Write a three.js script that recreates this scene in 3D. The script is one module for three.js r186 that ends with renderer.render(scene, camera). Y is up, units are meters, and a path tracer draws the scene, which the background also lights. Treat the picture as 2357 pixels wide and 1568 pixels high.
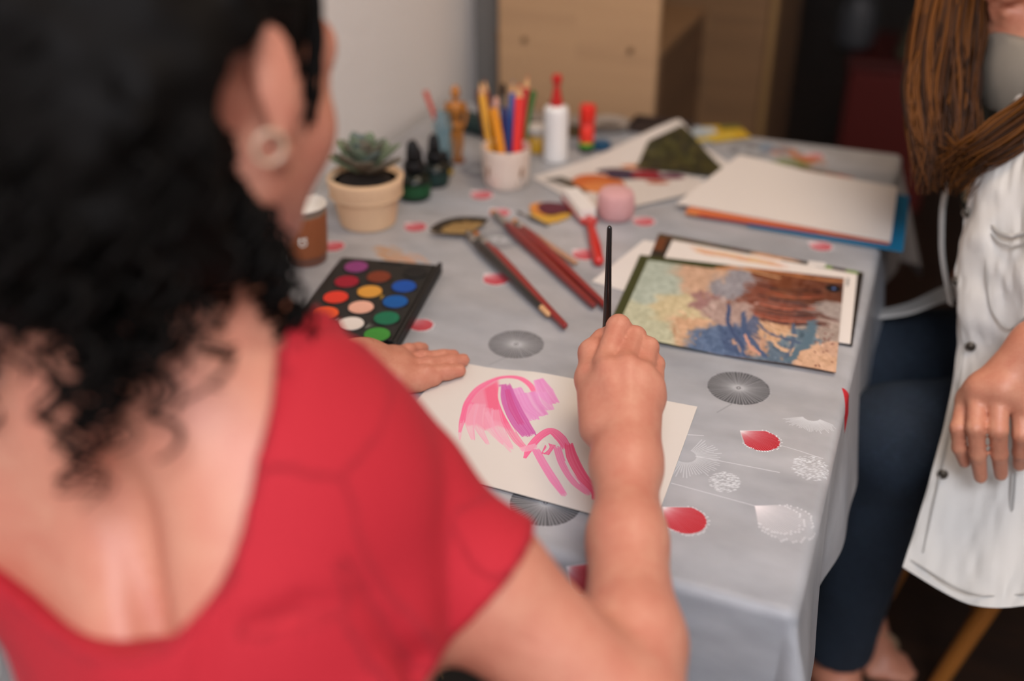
import * as THREE from 'three';
import { RectAreaLightUniformsLib } from 'three/addons/lights/RectAreaLightUniformsLib.js';
import { RoundedBoxGeometry } from 'three/addons/geometries/RoundedBoxGeometry.js';
import { mergeGeometries } from 'three/addons/utils/BufferGeometryUtils.js';

// ---------- camera, lights, exposure ----------
const FW = 2357, FH = 1568, FPX = 2450, PITCH = THREE.MathUtils.degToRad(29.7), EYE = 1.34, TOP = 0.74;
const scene = new THREE.Scene();
scene.background = new THREE.Color(0x000000);
const camera = new THREE.PerspectiveCamera(2 * Math.atan(FH / 2 / FPX) * 180 / Math.PI, FW / FH, 0.05, 40);
camera.position.set(0, EYE, 0);
camera.rotation.set(-PITCH, 0, 0);
camera.focus = 1.03;
camera.userData.fStop = 1.65;
const renderer = new THREE.WebGLRenderer();
renderer.toneMapping = THREE.LinearToneMapping;
renderer.toneMappingExposure = 0.79;
renderer.shadowMap.enabled = true;
RectAreaLightUniformsLib.init();

// frame of the table: a runs right along its near end, b runs away along its long side, from the near right corner
const TH = THREE.MathUtils.degToRad(21.6);
const U = new THREE.Vector3(Math.cos(TH), 0, Math.sin(TH)), V = new THREE.Vector3(Math.sin(TH), 0, -Math.cos(TH));
const CORNER = new THREE.Vector3(0.2182, 0, -0.6292);
const TW = 0.80, TL = 1.115;
function TB(a, y, b) { return CORNER.clone().addScaledVector(U, a).addScaledVector(V, b).setY(y); }

// unseen lamps: warm one lights the table, cooler one lights backs and near sides
const LAMPS = [
  { a: 0.2, b: 0.62, y: 2.46, w: 0.7, d: 0.7, color: 0xffe4c8, power: 9.5 },
  { a: 0.5, b: -1.3, y: 2.46, w: 1.0, d: 1.0, color: 0xf1f4ff, power: 19 },
];
// ---------- helpers ----------
const v3 = (x, y, z) => new THREE.Vector3(x, y, z);
const FWD = v3(0, -Math.sin(PITCH), -Math.cos(PITCH)), UPV = v3(0, Math.cos(PITCH), -Math.sin(PITCH));
const ray = (px, py) => FWD.clone().addScaledVector(UPV, (FH / 2 - py) / FPX).add(v3((px - FW / 2) / FPX, 0, 0));
// measured points: on a level surface of height y, or at a given distance into the room
function P(px, py, y = TOP) { const d = ray(px, py); return v3(0, EYE, 0).addScaledVector(d, (y - EYE) / d.y); }
function D(px, py, t) { return v3(0, EYE, 0).addScaledVector(ray(px, py), t); }
// height reached by something standing on point b and ending at picture row py
function heightOf(b, px, py) { const d = ray(px, py); return EYE + d.y * (b.z / d.z) - b.y; }
function rng(seed) { let s = seed >>> 0; return () => { s = (s + 0x6D2B79F5) >>> 0; let t = s; t = Math.imul(t ^ (t >>> 15), t | 1); t ^= t + Math.imul(t ^ (t >>> 7), t | 61); return ((t ^ (t >>> 14)) >>> 0) / 4294967296; }; }
const taken = {};
function numbered(n) { const k = taken[n] = (taken[n] ?? -1) + 1; return k ? n + '_' + String(k).padStart(3, '0') : n; }
function setShadow(m) { m.castShadow = true; m.receiveShadow = true; return m; }
function thing(name, label, category, pos = v3(0, 0, 0), opt = {}) {
  const g = new THREE.Group(); g.name = numbered(name); g.position.copy(pos);
  if (opt.turn) g.rotation.y = opt.turn; if (opt.q) g.quaternion.copy(opt.q);
  g.userData = { label, category }; if (opt.group) g.userData.group = opt.group;
  scene.add(g); g.updateMatrixWorld(true); return g;
}
function part(parent, name, geo, mat, label) { const m = setShadow(new THREE.Mesh(geo, mat)); m.name = name; if (label) m.userData.label = label; parent.add(m); return m; }
function wpart(parent, name, geo, mat, label) { parent.updateWorldMatrix(true, false); geo.applyMatrix4(parent.matrixWorld.clone().invert()); return part(parent, name, geo, mat, label); }
function solo(name, geo, mat, label, category, pos, opt = {}) {
  const m = setShadow(new THREE.Mesh(geo, mat)); m.name = numbered(name); if (pos) m.position.copy(pos); if (opt.turn) m.rotation.y = opt.turn; if (opt.q) m.quaternion.copy(opt.q);
  m.userData = { label, category }; if (opt.group) m.userData.group = opt.group; scene.add(m); return m;
}
function struct(name, geo, mat, pos, turn = 0) { const m = setShadow(new THREE.Mesh(geo, mat)); m.name = name; if (pos) m.position.copy(pos); m.rotation.y = turn; m.userData = { kind: 'structure' }; scene.add(m); return m; }
const std = (color, roughness = 0.6, o = {}) => new THREE.MeshPhysicalMaterial({ color, roughness, ...o });
const box = (w, h, d, r = 0.002) => new RoundedBoxGeometry(w, h, d, 2, Math.min(r, w / 2.1, h / 2.1, d / 2.1));
const at = (g, x, y, z) => g.translate(x, y, z);
const lathe = (pts, n = 40) => new THREE.LatheGeometry(pts.map(p => new THREE.Vector2(p[0], p[1])), n);
const smooth = (a, b, x) => { const t = Math.min(1, Math.max(0, (x - a) / (b - a))); return t * t * (3 - 2 * t); };
const mix = (a, b, t) => a + (b - a) * t;
function tube(pts, r, seg = 24, rad = 8, close = false) { return new THREE.TubeGeometry(new THREE.CatmullRomCurve3(pts, close), seg, r, rad, close); }
// tube whose radius changes along its length
function taper(pts, radii, seg = 24, rad = 8) {
  const c = new THREE.CatmullRomCurve3(pts), fr = c.computeFrenetFrames(seg), pos = [], uv = [], idx = [];
  for (let i = 0; i <= seg; i++) {
    const t = i / seg, p = c.getPointAt(t), f = t * (radii.length - 1), k = Math.min(radii.length - 2, Math.floor(f)), r = mix(radii[k], radii[k + 1], f - k);
    for (let j = 0; j <= rad; j++) { const a = j / rad * Math.PI * 2, cx = Math.cos(a) * r, sx = Math.sin(a) * r, n = fr.normals[i], b = fr.binormals[i];
      pos.push(p.x + n.x * cx + b.x * sx, p.y + n.y * cx + b.y * sx, p.z + n.z * cx + b.z * sx); uv.push(j / rad, t); }
  }
  for (let i = 0; i < seg; i++) for (let j = 0; j < rad; j++) { const a = i * (rad + 1) + j, b = a + rad + 1; idx.push(a, a + 1, b, b, a + 1, b + 1); }
  const g = new THREE.BufferGeometry(); g.setAttribute('position', new THREE.Float32BufferAttribute(pos, 3)); g.setAttribute('uv', new THREE.Float32BufferAttribute(uv, 2)); g.setIndex(idx); g.computeVertexNormals(); return g;
}
// noise
const hash = (x, y, z) => { let h = Math.imul(x | 0, 374761393) ^ Math.imul(y | 0, 668265263) ^ Math.imul(z | 0, 2147483647 ^ 0x51ab3c7); h = Math.imul(h ^ (h >>> 13), 1274126177); return ((h ^ (h >>> 16)) >>> 0) / 4294967296; };
function noise(x, y, z = 0) {
  const X = Math.floor(x), Y = Math.floor(y), Z = Math.floor(z), f = t => t * t * (3 - 2 * t), a = f(x - X), b = f(y - Y), c = f(z - Z);
  const l = (i, j) => mix(hash(X, Y + i, Z + j), hash(X + 1, Y + i, Z + j), a);
  return mix(mix(l(0, 0), l(1, 0), b), mix(l(0, 1), l(1, 1), b), c) * 2 - 1;
}
const fbm = (x, y, z = 0, o = 4) => { let s = 0, a = 0.5; for (let i = 0; i < o; i++) { s += a * noise(x, y, z); x *= 2.03; y *= 2.03; z *= 2.03; a *= 0.5; } return s; };
function canvas(w, h, draw, color = true) {
  const c = document.createElement('canvas'); c.width = w; c.height = h; const x = c.getContext('2d'); draw(x, w, h);
  const t = new THREE.CanvasTexture(c); if (color) t.colorSpace = THREE.SRGBColorSpace; t.wrapS = t.wrapT = THREE.RepeatWrapping; t.anisotropy = 8; return t;
}
// grey relief texture from a function of (u,v) in 0..1, tiling
function relief(n, fn) {
  const d = new Uint8Array(n * n * 4);
  for (let j = 0; j < n; j++) for (let i = 0; i < n; i++) { const v = Math.max(0, Math.min(255, 255 * fn(i / n, j / n))); const k = (j * n + i) * 4; d[k] = d[k + 1] = d[k + 2] = v; d[k + 3] = 255; }
  const t = new THREE.DataTexture(d, n, n); t.magFilter = THREE.LinearFilter; t.minFilter = THREE.LinearMipmapLinearFilter; t.generateMipmaps = true; t.wrapS = t.wrapT = THREE.RepeatWrapping; t.needsUpdate = true; return t;
}
const rgb = (r, g, b, a = 1) => `rgba(${r | 0},${g | 0},${b | 0},${a})`;
// box-projected uv in metres
function metreUV(g, s = 1) {
  const p = g.attributes.position, n = g.attributes.normal, uv = new Float32Array(p.count * 2);
  for (let i = 0; i < p.count; i++) {
    const ax = Math.abs(n.getX(i)), ay = Math.abs(n.getY(i)), az = Math.abs(n.getZ(i));
    const [u, v] = ay >= ax && ay >= az ? [p.getX(i), p.getZ(i)] : ax >= az ? [p.getZ(i), p.getY(i)] : [p.getX(i), p.getY(i)];
    uv[2 * i] = u * s; uv[2 * i + 1] = v * s;
  }
  g.setAttribute('uv', new THREE.BufferAttribute(uv, 2)); return g;
}
// ---------- distance fields and meshing ----------
const smin = (a, b, k) => { const h = Math.max(k - Math.abs(a - b), 0) / k; return Math.min(a, b) - h * h * k * 0.25; };
const smax = (a, b, k) => -smin(-a, -b, k);
function cap(a, b, ra, rb) {                      // tapered capsule
  const dx = b.x - a.x, dy = b.y - a.y, dz = b.z - a.z, l = dx * dx + dy * dy + dz * dz || 1e-9;
  return (x, y, z) => { const px = x - a.x, py = y - a.y, pz = z - a.z; let t = (px * dx + py * dy + pz * dz) / l; t = t < 0 ? 0 : t > 1 ? 1 : t;
    const qx = px - t * dx, qy = py - t * dy, qz = pz - t * dz; return Math.sqrt(qx * qx + qy * qy + qz * qz) - (ra + (rb - ra) * t); };
}
function ell(c, rx, ry, rz, X, Y, Z) {            // ellipsoid in a frame of unit vectors
  X = X || v3(1, 0, 0); Y = Y || v3(0, 1, 0); Z = Z || v3(0, 0, 1);
  return (x, y, z) => { const px = x - c.x, py = y - c.y, pz = z - c.z;
    const a = (px * X.x + py * X.y + pz * X.z), b = (px * Y.x + py * Y.y + pz * Y.z), d = (px * Z.x + py * Z.y + pz * Z.z);
    const k0 = Math.sqrt(a * a / (rx * rx) + b * b / (ry * ry) + d * d / (rz * rz)), k1 = Math.sqrt(a * a / (rx ** 4) + b * b / (ry ** 4) + d * d / (rz ** 4));
    return k1 < 1e-6 ? -Math.min(rx, ry, rz) : k0 * (k0 - 1) / k1; };
}
function blend(list, k) { return (x, y, z) => { let d = list[0](x, y, z); for (let i = 1; i < list.length; i++) { const e = list[i](x, y, z); d = d - e > k ? e : e - d > k ? d : smin(d, e, k); } return d; }; }
function chain(pts, rs) { const l = []; for (let i = 0; i + 1 < pts.length; i++) l.push(cap(pts[i], pts[i + 1], rs[i], rs[i + 1])); return l; }
// surface nets: mesh of f = 0 inside a box
function nets(f, mn, mx, h) {
  const nx = Math.ceil((mx.x - mn.x) / h) + 1, ny = Math.ceil((mx.y - mn.y) / h) + 1, nz = Math.ceil((mx.z - mn.z) / h) + 1;
  const val = new Float32Array(nx * ny * nz), B = 6, id = (i, j, k) => i + nx * (j + ny * k), rad = h * B * 0.9 + h;
  for (let k0 = 0; k0 < nz; k0 += B) for (let j0 = 0; j0 < ny; j0 += B) for (let i0 = 0; i0 < nx; i0 += B) {
    const c = f(mn.x + (i0 + B / 2) * h, mn.y + (j0 + B / 2) * h, mn.z + (k0 + B / 2) * h), skip = Math.abs(c) > rad * 1.5;
    for (let k = k0; k < Math.min(nz, k0 + B); k++) for (let j = j0; j < Math.min(ny, j0 + B); j++) for (let i = i0; i < Math.min(nx, i0 + B); i++)
      val[id(i, j, k)] = skip ? c : f(mn.x + i * h, mn.y + j * h, mn.z + k * h);
  }
  const vid = new Int32Array(nx * ny * nz).fill(-1), pos = [], idx = [];
  const E = [[0, 1], [2, 3], [4, 5], [6, 7], [0, 2], [1, 3], [4, 6], [5, 7], [0, 4], [1, 5], [2, 6], [3, 7]], v = new Float32Array(8);
  for (let k = 0; k < nz - 1; k++) for (let j = 0; j < ny - 1; j++) for (let i = 0; i < nx - 1; i++) {
    let m = 0; for (let c = 0; c < 8; c++) { v[c] = val[id(i + (c & 1), j + ((c >> 1) & 1), k + (c >> 2))]; if (v[c] < 0) m |= 1 << c; }
    if (m === 0 || m === 255) continue;
    let sx = 0, sy = 0, sz = 0, n = 0;
    for (const [a, b] of E) if ((v[a] < 0) !== (v[b] < 0)) { const t = v[a] / (v[a] - v[b]); sx += mix(a & 1, b & 1, t); sy += mix((a >> 1) & 1, (b >> 1) & 1, t); sz += mix(a >> 2, b >> 2, t); n++; }
    vid[id(i, j, k)] = pos.length / 3; pos.push(mn.x + (i + sx / n) * h, mn.y + (j + sy / n) * h, mn.z + (k + sz / n) * h);
  }
  for (let k = 1; k < nz - 1; k++) for (let j = 1; j < ny - 1; j++) for (let i = 1; i < nx - 1; i++) {
    const s = val[id(i, j, k)] < 0;
    const quad = (a, b, c, d, flip) => { if (a < 0 || b < 0 || c < 0 || d < 0) return; flip ? idx.push(a, c, b, a, d, c) : idx.push(a, b, c, a, c, d); };
    if (s !== (val[id(i + 1, j, k)] < 0)) quad(vid[id(i, j - 1, k - 1)], vid[id(i, j, k - 1)], vid[id(i, j, k)], vid[id(i, j - 1, k)], !s);
    if (s !== (val[id(i, j + 1, k)] < 0)) quad(vid[id(i - 1, j, k - 1)], vid[id(i - 1, j, k)], vid[id(i, j, k)], vid[id(i, j, k - 1)], !s);
    if (s !== (val[id(i, j, k + 1)] < 0)) quad(vid[id(i - 1, j - 1, k)], vid[id(i, j - 1, k)], vid[id(i, j, k)], vid[id(i - 1, j, k)], !s);
  }
  const g = new THREE.BufferGeometry(); g.setAttribute('position', new THREE.Float32BufferAttribute(pos, 3)); g.setIndex(idx); g.computeVertexNormals(); return metreUV(g);
}
// smooth surface through a grid of points, given a thickness
function surf(rows) {
  const cr = (p0, p1, p2, p3, t) => { const t2 = t * t, t3 = t2 * t, q = v3(0, 0, 0); for (const c of ['x', 'y', 'z']) q[c] = 0.5 * (2 * p1[c] + (p2[c] - p0[c]) * t + (2 * p0[c] - 5 * p1[c] + 4 * p2[c] - p3[c]) * t2 + (3 * p1[c] - p0[c] - 3 * p2[c] + p3[c]) * t3); return q; };
  const along = (a, t) => { const f = t * (a.length - 1), k = Math.min(a.length - 2, Math.floor(f)), g = i => a[Math.max(0, Math.min(a.length - 1, i))]; return cr(g(k - 1), g(k), g(k + 1), g(k + 2), f - k); };
  return (u, v) => along(rows.map(r => along(r, u)), v);
}
function cloth(rows, n, m, thick, wave) {
  const S = surf(rows), grid = []; for (let j = 0; j <= m; j++) { const row = []; for (let i = 0; i <= n; i++) row.push(S(i / n, j / m)); grid.push(row); }
  const N = grid.map((r, j) => r.map((p, i) => { const a = grid[j][Math.min(n, i + 1)].clone().sub(grid[j][Math.max(0, i - 1)]), b = grid[Math.min(m, j + 1)][i].clone().sub(grid[Math.max(0, j - 1)][i]); return a.cross(b).normalize(); }));
  const pos = [], uv = [], idx = [], w = n + 1, tot = w * (m + 1);
  for (const s of [1, -1]) for (let j = 0; j <= m; j++) for (let i = 0; i <= n; i++) { const p = grid[j][i].clone().addScaledVector(N[j][i], s * thick / 2 + (wave ? wave(i / n, j / m) : 0)); pos.push(p.x, p.y, p.z); uv.push(i / n, 1 - j / m); }
  for (let j = 0; j < m; j++) for (let i = 0; i < n; i++) { const a = j * w + i, b = a + 1, c = a + w, d = c + 1; idx.push(a, b, c, b, d, c, a + tot, c + tot, b + tot, b + tot, c + tot, d + tot); }
  const rim = []; for (let i = 0; i < n; i++) rim.push([i, i + 1]); for (let j = 0; j < m; j++) rim.push([j * w + n, (j + 1) * w + n]); for (let i = n; i > 0; i--) rim.push([m * w + i, m * w + i - 1]); for (let j = m; j > 0; j--) rim.push([j * w, (j - 1) * w]);
  const at0 = pos.length / 3;
  for (const [a, b] of rim) { const o = pos.length / 3; for (const q of [a, b, b + tot, a + tot]) { pos.push(pos[3 * q], pos[3 * q + 1], pos[3 * q + 2]); uv.push(uv[2 * q], uv[2 * q + 1]); } idx.push(o, o + 2, o + 1, o, o + 3, o + 2); }
  const g = new THREE.BufferGeometry(); g.setAttribute('position', new THREE.Float32BufferAttribute(pos, 3)); g.setAttribute('uv', new THREE.Float32BufferAttribute(uv, 2)); g.setIndex(idx); g.computeVertexNormals(); return g;
}
// ---------- the room ----------
// where a sight line meets the upright plane at distance b along the table's length / at width a
function onB(px, py, b) { const d = ray(px, py), o = v3(0, EYE, 0).sub(CORNER); const t = (b - o.dot(V)) / d.dot(V); const q = o.clone().addScaledVector(d, t); return { a: q.dot(U), y: q.y }; }
function onA(px, py, a) { const d = ray(px, py), o = v3(0, EYE, 0).sub(CORNER); const t = (a - o.dot(U)) / d.dot(U); const q = o.clone().addScaledVector(d, t); return { b: q.dot(V), y: q.y }; }
const woodTex = (c0, c1, seed, n = 512) => canvas(n, n, (x, w, h) => {
  const im = x.createImageData(w, h);
  for (let j = 0; j < h; j++) for (let i = 0; i < w; i++) { const g = 0.5 + 0.5 * fbm(i / w * 4 + seed, j / h * 60, seed, 4) + 0.25 * fbm(i / w * 2, j / h * 8, seed + 5, 3); const t = Math.max(0, Math.min(1, g)), k = (j * w + i) * 4; for (let c = 0; c < 3; c++) im.data[k + c] = mix(c0[c], c1[c], t); im.data[k + 3] = 255; }
  x.putImageData(im, 0, 0);
});
const plasterBump = relief(512, (u, v) => { let s = 0; for (const [n, a] of [[64, 0.5], [128, 0.35], [32, 0.25]]) { const x = u * n, y = v * n, X = Math.floor(x), Y = Math.floor(y), f = t => t * t * (3 - 2 * t), p = f(x - X), q = f(y - Y), h = (i, j) => hash((X + i) % n, (Y + j) % n, n); s += a * mix(mix(h(0, 0), h(1, 0), p), mix(h(0, 1), h(1, 1), p), q); } return s * 0.9; });
plasterBump.repeat.set(3, 3);
const M = {
  wall: std(0xeae6e2, 0.9, { bumpMap: plasterBump, bumpScale: 0.0012 }),
  ceiling: std(0xcfc9c2, 0.95),
  floor: new THREE.MeshPhysicalMaterial({ color: 0xffffff, roughness: 0.5, map: woodTex([30, 19, 12], [58, 36, 22], 3) }),
  trim: std(0x7d7872, 0.7),
};
const A0 = -0.815, A1 = 2.6, B0 = -1.9, B1 = 7.0, CEIL = 2.5;  // far end set deep so lamp light fades out in the hall
const slab = (a0, a1, y0, y1, b0, b1) => metreUV(new THREE.BoxGeometry(a1 - a0, y1 - y0, b1 - b0));
const slabAt = (name, a0, a1, y0, y1, b0, b1, m) => struct(name, slab(a0, a1, y0, y1, b0, b1), m, TB((a0 + a1) / 2, (y0 + y1) / 2, (b0 + b1) / 2), -TH);
slabAt('floor', A0 - 0.1, A1 + 0.1, -0.1, 0, B0 - 0.1, B1 + 0.1, M.floor);
slabAt('ceiling', A0 - 0.1, A1 + 0.1, CEIL, CEIL + 0.1, B0 - 0.1, B1 + 0.1, M.ceiling);
slabAt('wall_left', A0 - 0.1, A0, 0, CEIL, B0 - 0.1, 2.2, M.wall);
slabAt('wall_hall_left', A0 - 0.1, A0, 0, CEIL, 2.2, B1, M.wall);
slabAt('wall_right', A1, A1 + 0.1, 0, CEIL, B0 - 0.1, 2.2, M.wall);
slabAt('wall_hall_right', A1, A1 + 0.1, 0, CEIL, 2.2, B1, M.wall);
slabAt('wall_near', A0, A1, 0, CEIL, B0 - 0.1, B0, M.wall);
slabAt('wall_far', A0 - 0.1, A1 + 0.1, 0, CEIL, B1, B1 + 0.1, M.wall);
slabAt('baseboard_left', A0, A0 + 0.012, 0, 0.07, B0, 1.2, M.trim);

// unseen ceiling lamps above the picture, placed to light table and near side
const LAMPNAMES = ['unseen square ceiling lamp placed to light the table warmly from above', 'unseen square ceiling lamp placed behind the view to light backs and near sides'];
LAMPS.forEach((l, i) => {
  const g = thing('unseen_ceiling_lamp', LAMPNAMES[i], 'lamp', TB(l.a, l.y, l.b), { turn: -TH });
  part(g, 'housing', at(box(l.w + 0.06, 0.036, l.d + 0.06, 0.008), 0, 0.022, 0), std(0xe8e8e6, 0.5));
  part(g, 'diffuser', at(box(l.w, 0.012, l.d, 0.004), 0, -0.001, 0), new THREE.MeshStandardMaterial({ color: 0xffffff, emissive: l.color, emissiveIntensity: 1.2 }));
  const r = new THREE.RectAreaLight(l.color, l.power, l.w, l.d); r.position.set(0, -0.012, 0); r.rotation.x = -Math.PI / 2; g.add(r);
});

// ---------- furniture behind the table ----------
{
  const bb = TL + 0.07, l0 = onB(1152, 150, bb), r0 = onB(1514, 150, bb), top = onB(1515, 113, bb + 0.02).y;
  const tan = new THREE.MeshPhysicalMaterial({ color: 0xffffff, roughness: 0.75, map: woodTex([176, 140, 104], [194, 156, 116], 11) });
  const brown = new THREE.MeshPhysicalMaterial({ color: 0xffffff, roughness: 0.7, map: woodTex([108, 80, 52], [132, 98, 64], 23) });
  const brown2 = new THREE.MeshPhysicalMaterial({ color: 0xffffff, roughness: 0.7, map: woodTex([88, 62, 40], [108, 78, 50], 31) });
  const bd = thing('wooden_board', 'tall tan fibreboard panel standing upright behind the table', 'board', TB((l0.a + r0.a) / 2, 0, bb), { turn: -TH });
  part(bd, 'panel', at(metreUV(box(r0.a - l0.a, 1.9, 0.02, 0.003)), 0, 0.95, 0), tan);
  const hole = new THREE.CylinderGeometry(0.006, 0.006, 0.003, 16).rotateX(Math.PI / 2);
  for (const [px, py] of [[1450, 117], [1206, 92]]) { const h = onB(px, py, bb - 0.012); part(bd, 'screw_cover', hole.clone().translate(h.a - (l0.a + r0.a) / 2, h.y, 0.0105), std(0x7a5c3c, 0.6)); }
  const back = onA(1612, 160, r0.a).b, cw = r0.a - l0.a + 0.02;
  const ch = thing('wooden_chest', 'brown wooden chest half hidden behind the tan panel', 'chest', TB(r0.a - cw / 2, 0, (bb + 0.03 + back) / 2), { turn: -TH });
  const dep = back - bb - 0.03;
  part(ch, 'body', at(metreUV(box(cw, top - 0.018, dep, 0.003)), 0, (top - 0.018) / 2, 0), brown2);
  part(ch, 'top', at(metreUV(box(cw + 0.004, 0.018, dep, 0.003)), 0, top - 0.009, 0), brown);
  const wr = onB(1742, 290, back + 0.02), wl = l0.a - 0.05, ww = wr.a - wl;
  const wd = thing('wardrobe', 'brown wooden wardrobe with plain doors behind the chest', 'wardrobe', TB(wl + ww / 2, 0, back + 0.02), { turn: -TH });
  part(wd, 'body', at(metreUV(box(ww, 2.1, 0.5, 0.004)), 0, 1.05, -0.272), brown2);
  for (let i = 0; i < 2; i++) part(wd, 'door', at(metreUV(box(ww / 2 - 0.003, 2.05, 0.02, 0.003)), (i - 0.5) * ww / 2, 1.06, -0.01), brown);
  part(wd, 'edge_strip', at(box(0.014, 2.1, 0.03, 0.002), ww / 2 + 0.008, 1.05, -0.012), std(0x8a6a40, 0.6));
  // unseen partition and doorway head, shaped to keep lamp light out of the hall
  const pb = back + 0.56, o0 = wr.a - 0.3, o1 = 2.05, head = 1.93;
  slabAt('wall_partition_unseen', A0, o0, 0, CEIL, pb, pb + 0.12, M.wall); slabAt('wall_partition_right_unseen', o1, A1, 0, CEIL, pb, pb + 0.12, M.wall); slabAt('wall_lintel_unseen', o0, o1, head, CEIL, pb, pb + 0.12, M.wall);
  // grey strip standing in for the wall's shade beside the board
  slabAt('trim_1', A0, A0 + 0.05, 0, CEIL, bb + 0.08, bb + 0.2, M.trim);
}
// dim things in the unlit far part of the room
{
  const b = 2.75, q0 = onB(1935, 285, b), q1 = onB(2100, 150, b), q2 = onB(2180, 150, b);
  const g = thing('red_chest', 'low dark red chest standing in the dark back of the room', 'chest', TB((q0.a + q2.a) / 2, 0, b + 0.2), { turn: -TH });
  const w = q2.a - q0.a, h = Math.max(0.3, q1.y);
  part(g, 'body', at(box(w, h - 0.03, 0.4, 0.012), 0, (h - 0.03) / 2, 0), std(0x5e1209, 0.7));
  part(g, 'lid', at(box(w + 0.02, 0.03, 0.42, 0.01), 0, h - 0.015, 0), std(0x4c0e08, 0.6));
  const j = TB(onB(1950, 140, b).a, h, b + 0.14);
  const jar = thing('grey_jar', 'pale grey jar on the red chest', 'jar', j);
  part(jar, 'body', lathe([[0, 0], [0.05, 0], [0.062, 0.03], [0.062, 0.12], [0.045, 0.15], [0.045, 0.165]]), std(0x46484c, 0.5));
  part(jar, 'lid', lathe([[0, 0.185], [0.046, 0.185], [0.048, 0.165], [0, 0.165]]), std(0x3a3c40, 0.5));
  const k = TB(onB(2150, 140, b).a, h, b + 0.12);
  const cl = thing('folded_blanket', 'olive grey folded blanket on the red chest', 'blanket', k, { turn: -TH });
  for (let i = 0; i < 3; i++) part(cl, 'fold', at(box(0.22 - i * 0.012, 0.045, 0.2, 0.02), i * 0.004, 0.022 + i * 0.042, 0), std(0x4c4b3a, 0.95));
}
// ---------- table and oilcloth ----------
{
  const t = thing('table', 'rectangular dining table under the patterned grey oilcloth', 'table', TB(-TW / 2, 0, TL / 2), { turn: -TH });
  const wd = std(0x4a3422, 0.6);
  part(t, 'tabletop', at(box(TW - 0.008, 0.028, TL - 0.008, 0.004), 0, TOP - 0.018, 0), wd);
  for (const s of [-1, 1]) { part(t, 'apron', at(box(TW - 0.16, 0.08, 0.02), 0, TOP - 0.072, s * (TL / 2 - 0.08)), wd); part(t, 'apron', at(box(0.02, 0.08, TL - 0.16), s * (TW / 2 - 0.08), TOP - 0.072, 0), wd); }
  for (const s of [-1, 1]) for (const r of [-1, 1]) part(t, 'leg', at(box(0.05, TOP - 0.032, 0.05, 0.006), s * (TW / 2 - 0.07), (TOP - 0.032) / 2, r * (TL / 2 - 0.07)), wd);
}
const toAB = p => { const q = p.clone().sub(CORNER); return [q.dot(U), q.dot(V)]; };
const CA0 = -0.83, CA1 = 0.24, CB0 = -0.26, CB1 = 1.33, KW = 1.2, WARP = 1 - Math.exp(-KW * (CB1 - CB0));
const cu = a => (a - CA0) / (CA1 - CA0), cv = b => (1 - Math.exp(-KW * (b - CB0))) / WARP;
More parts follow.
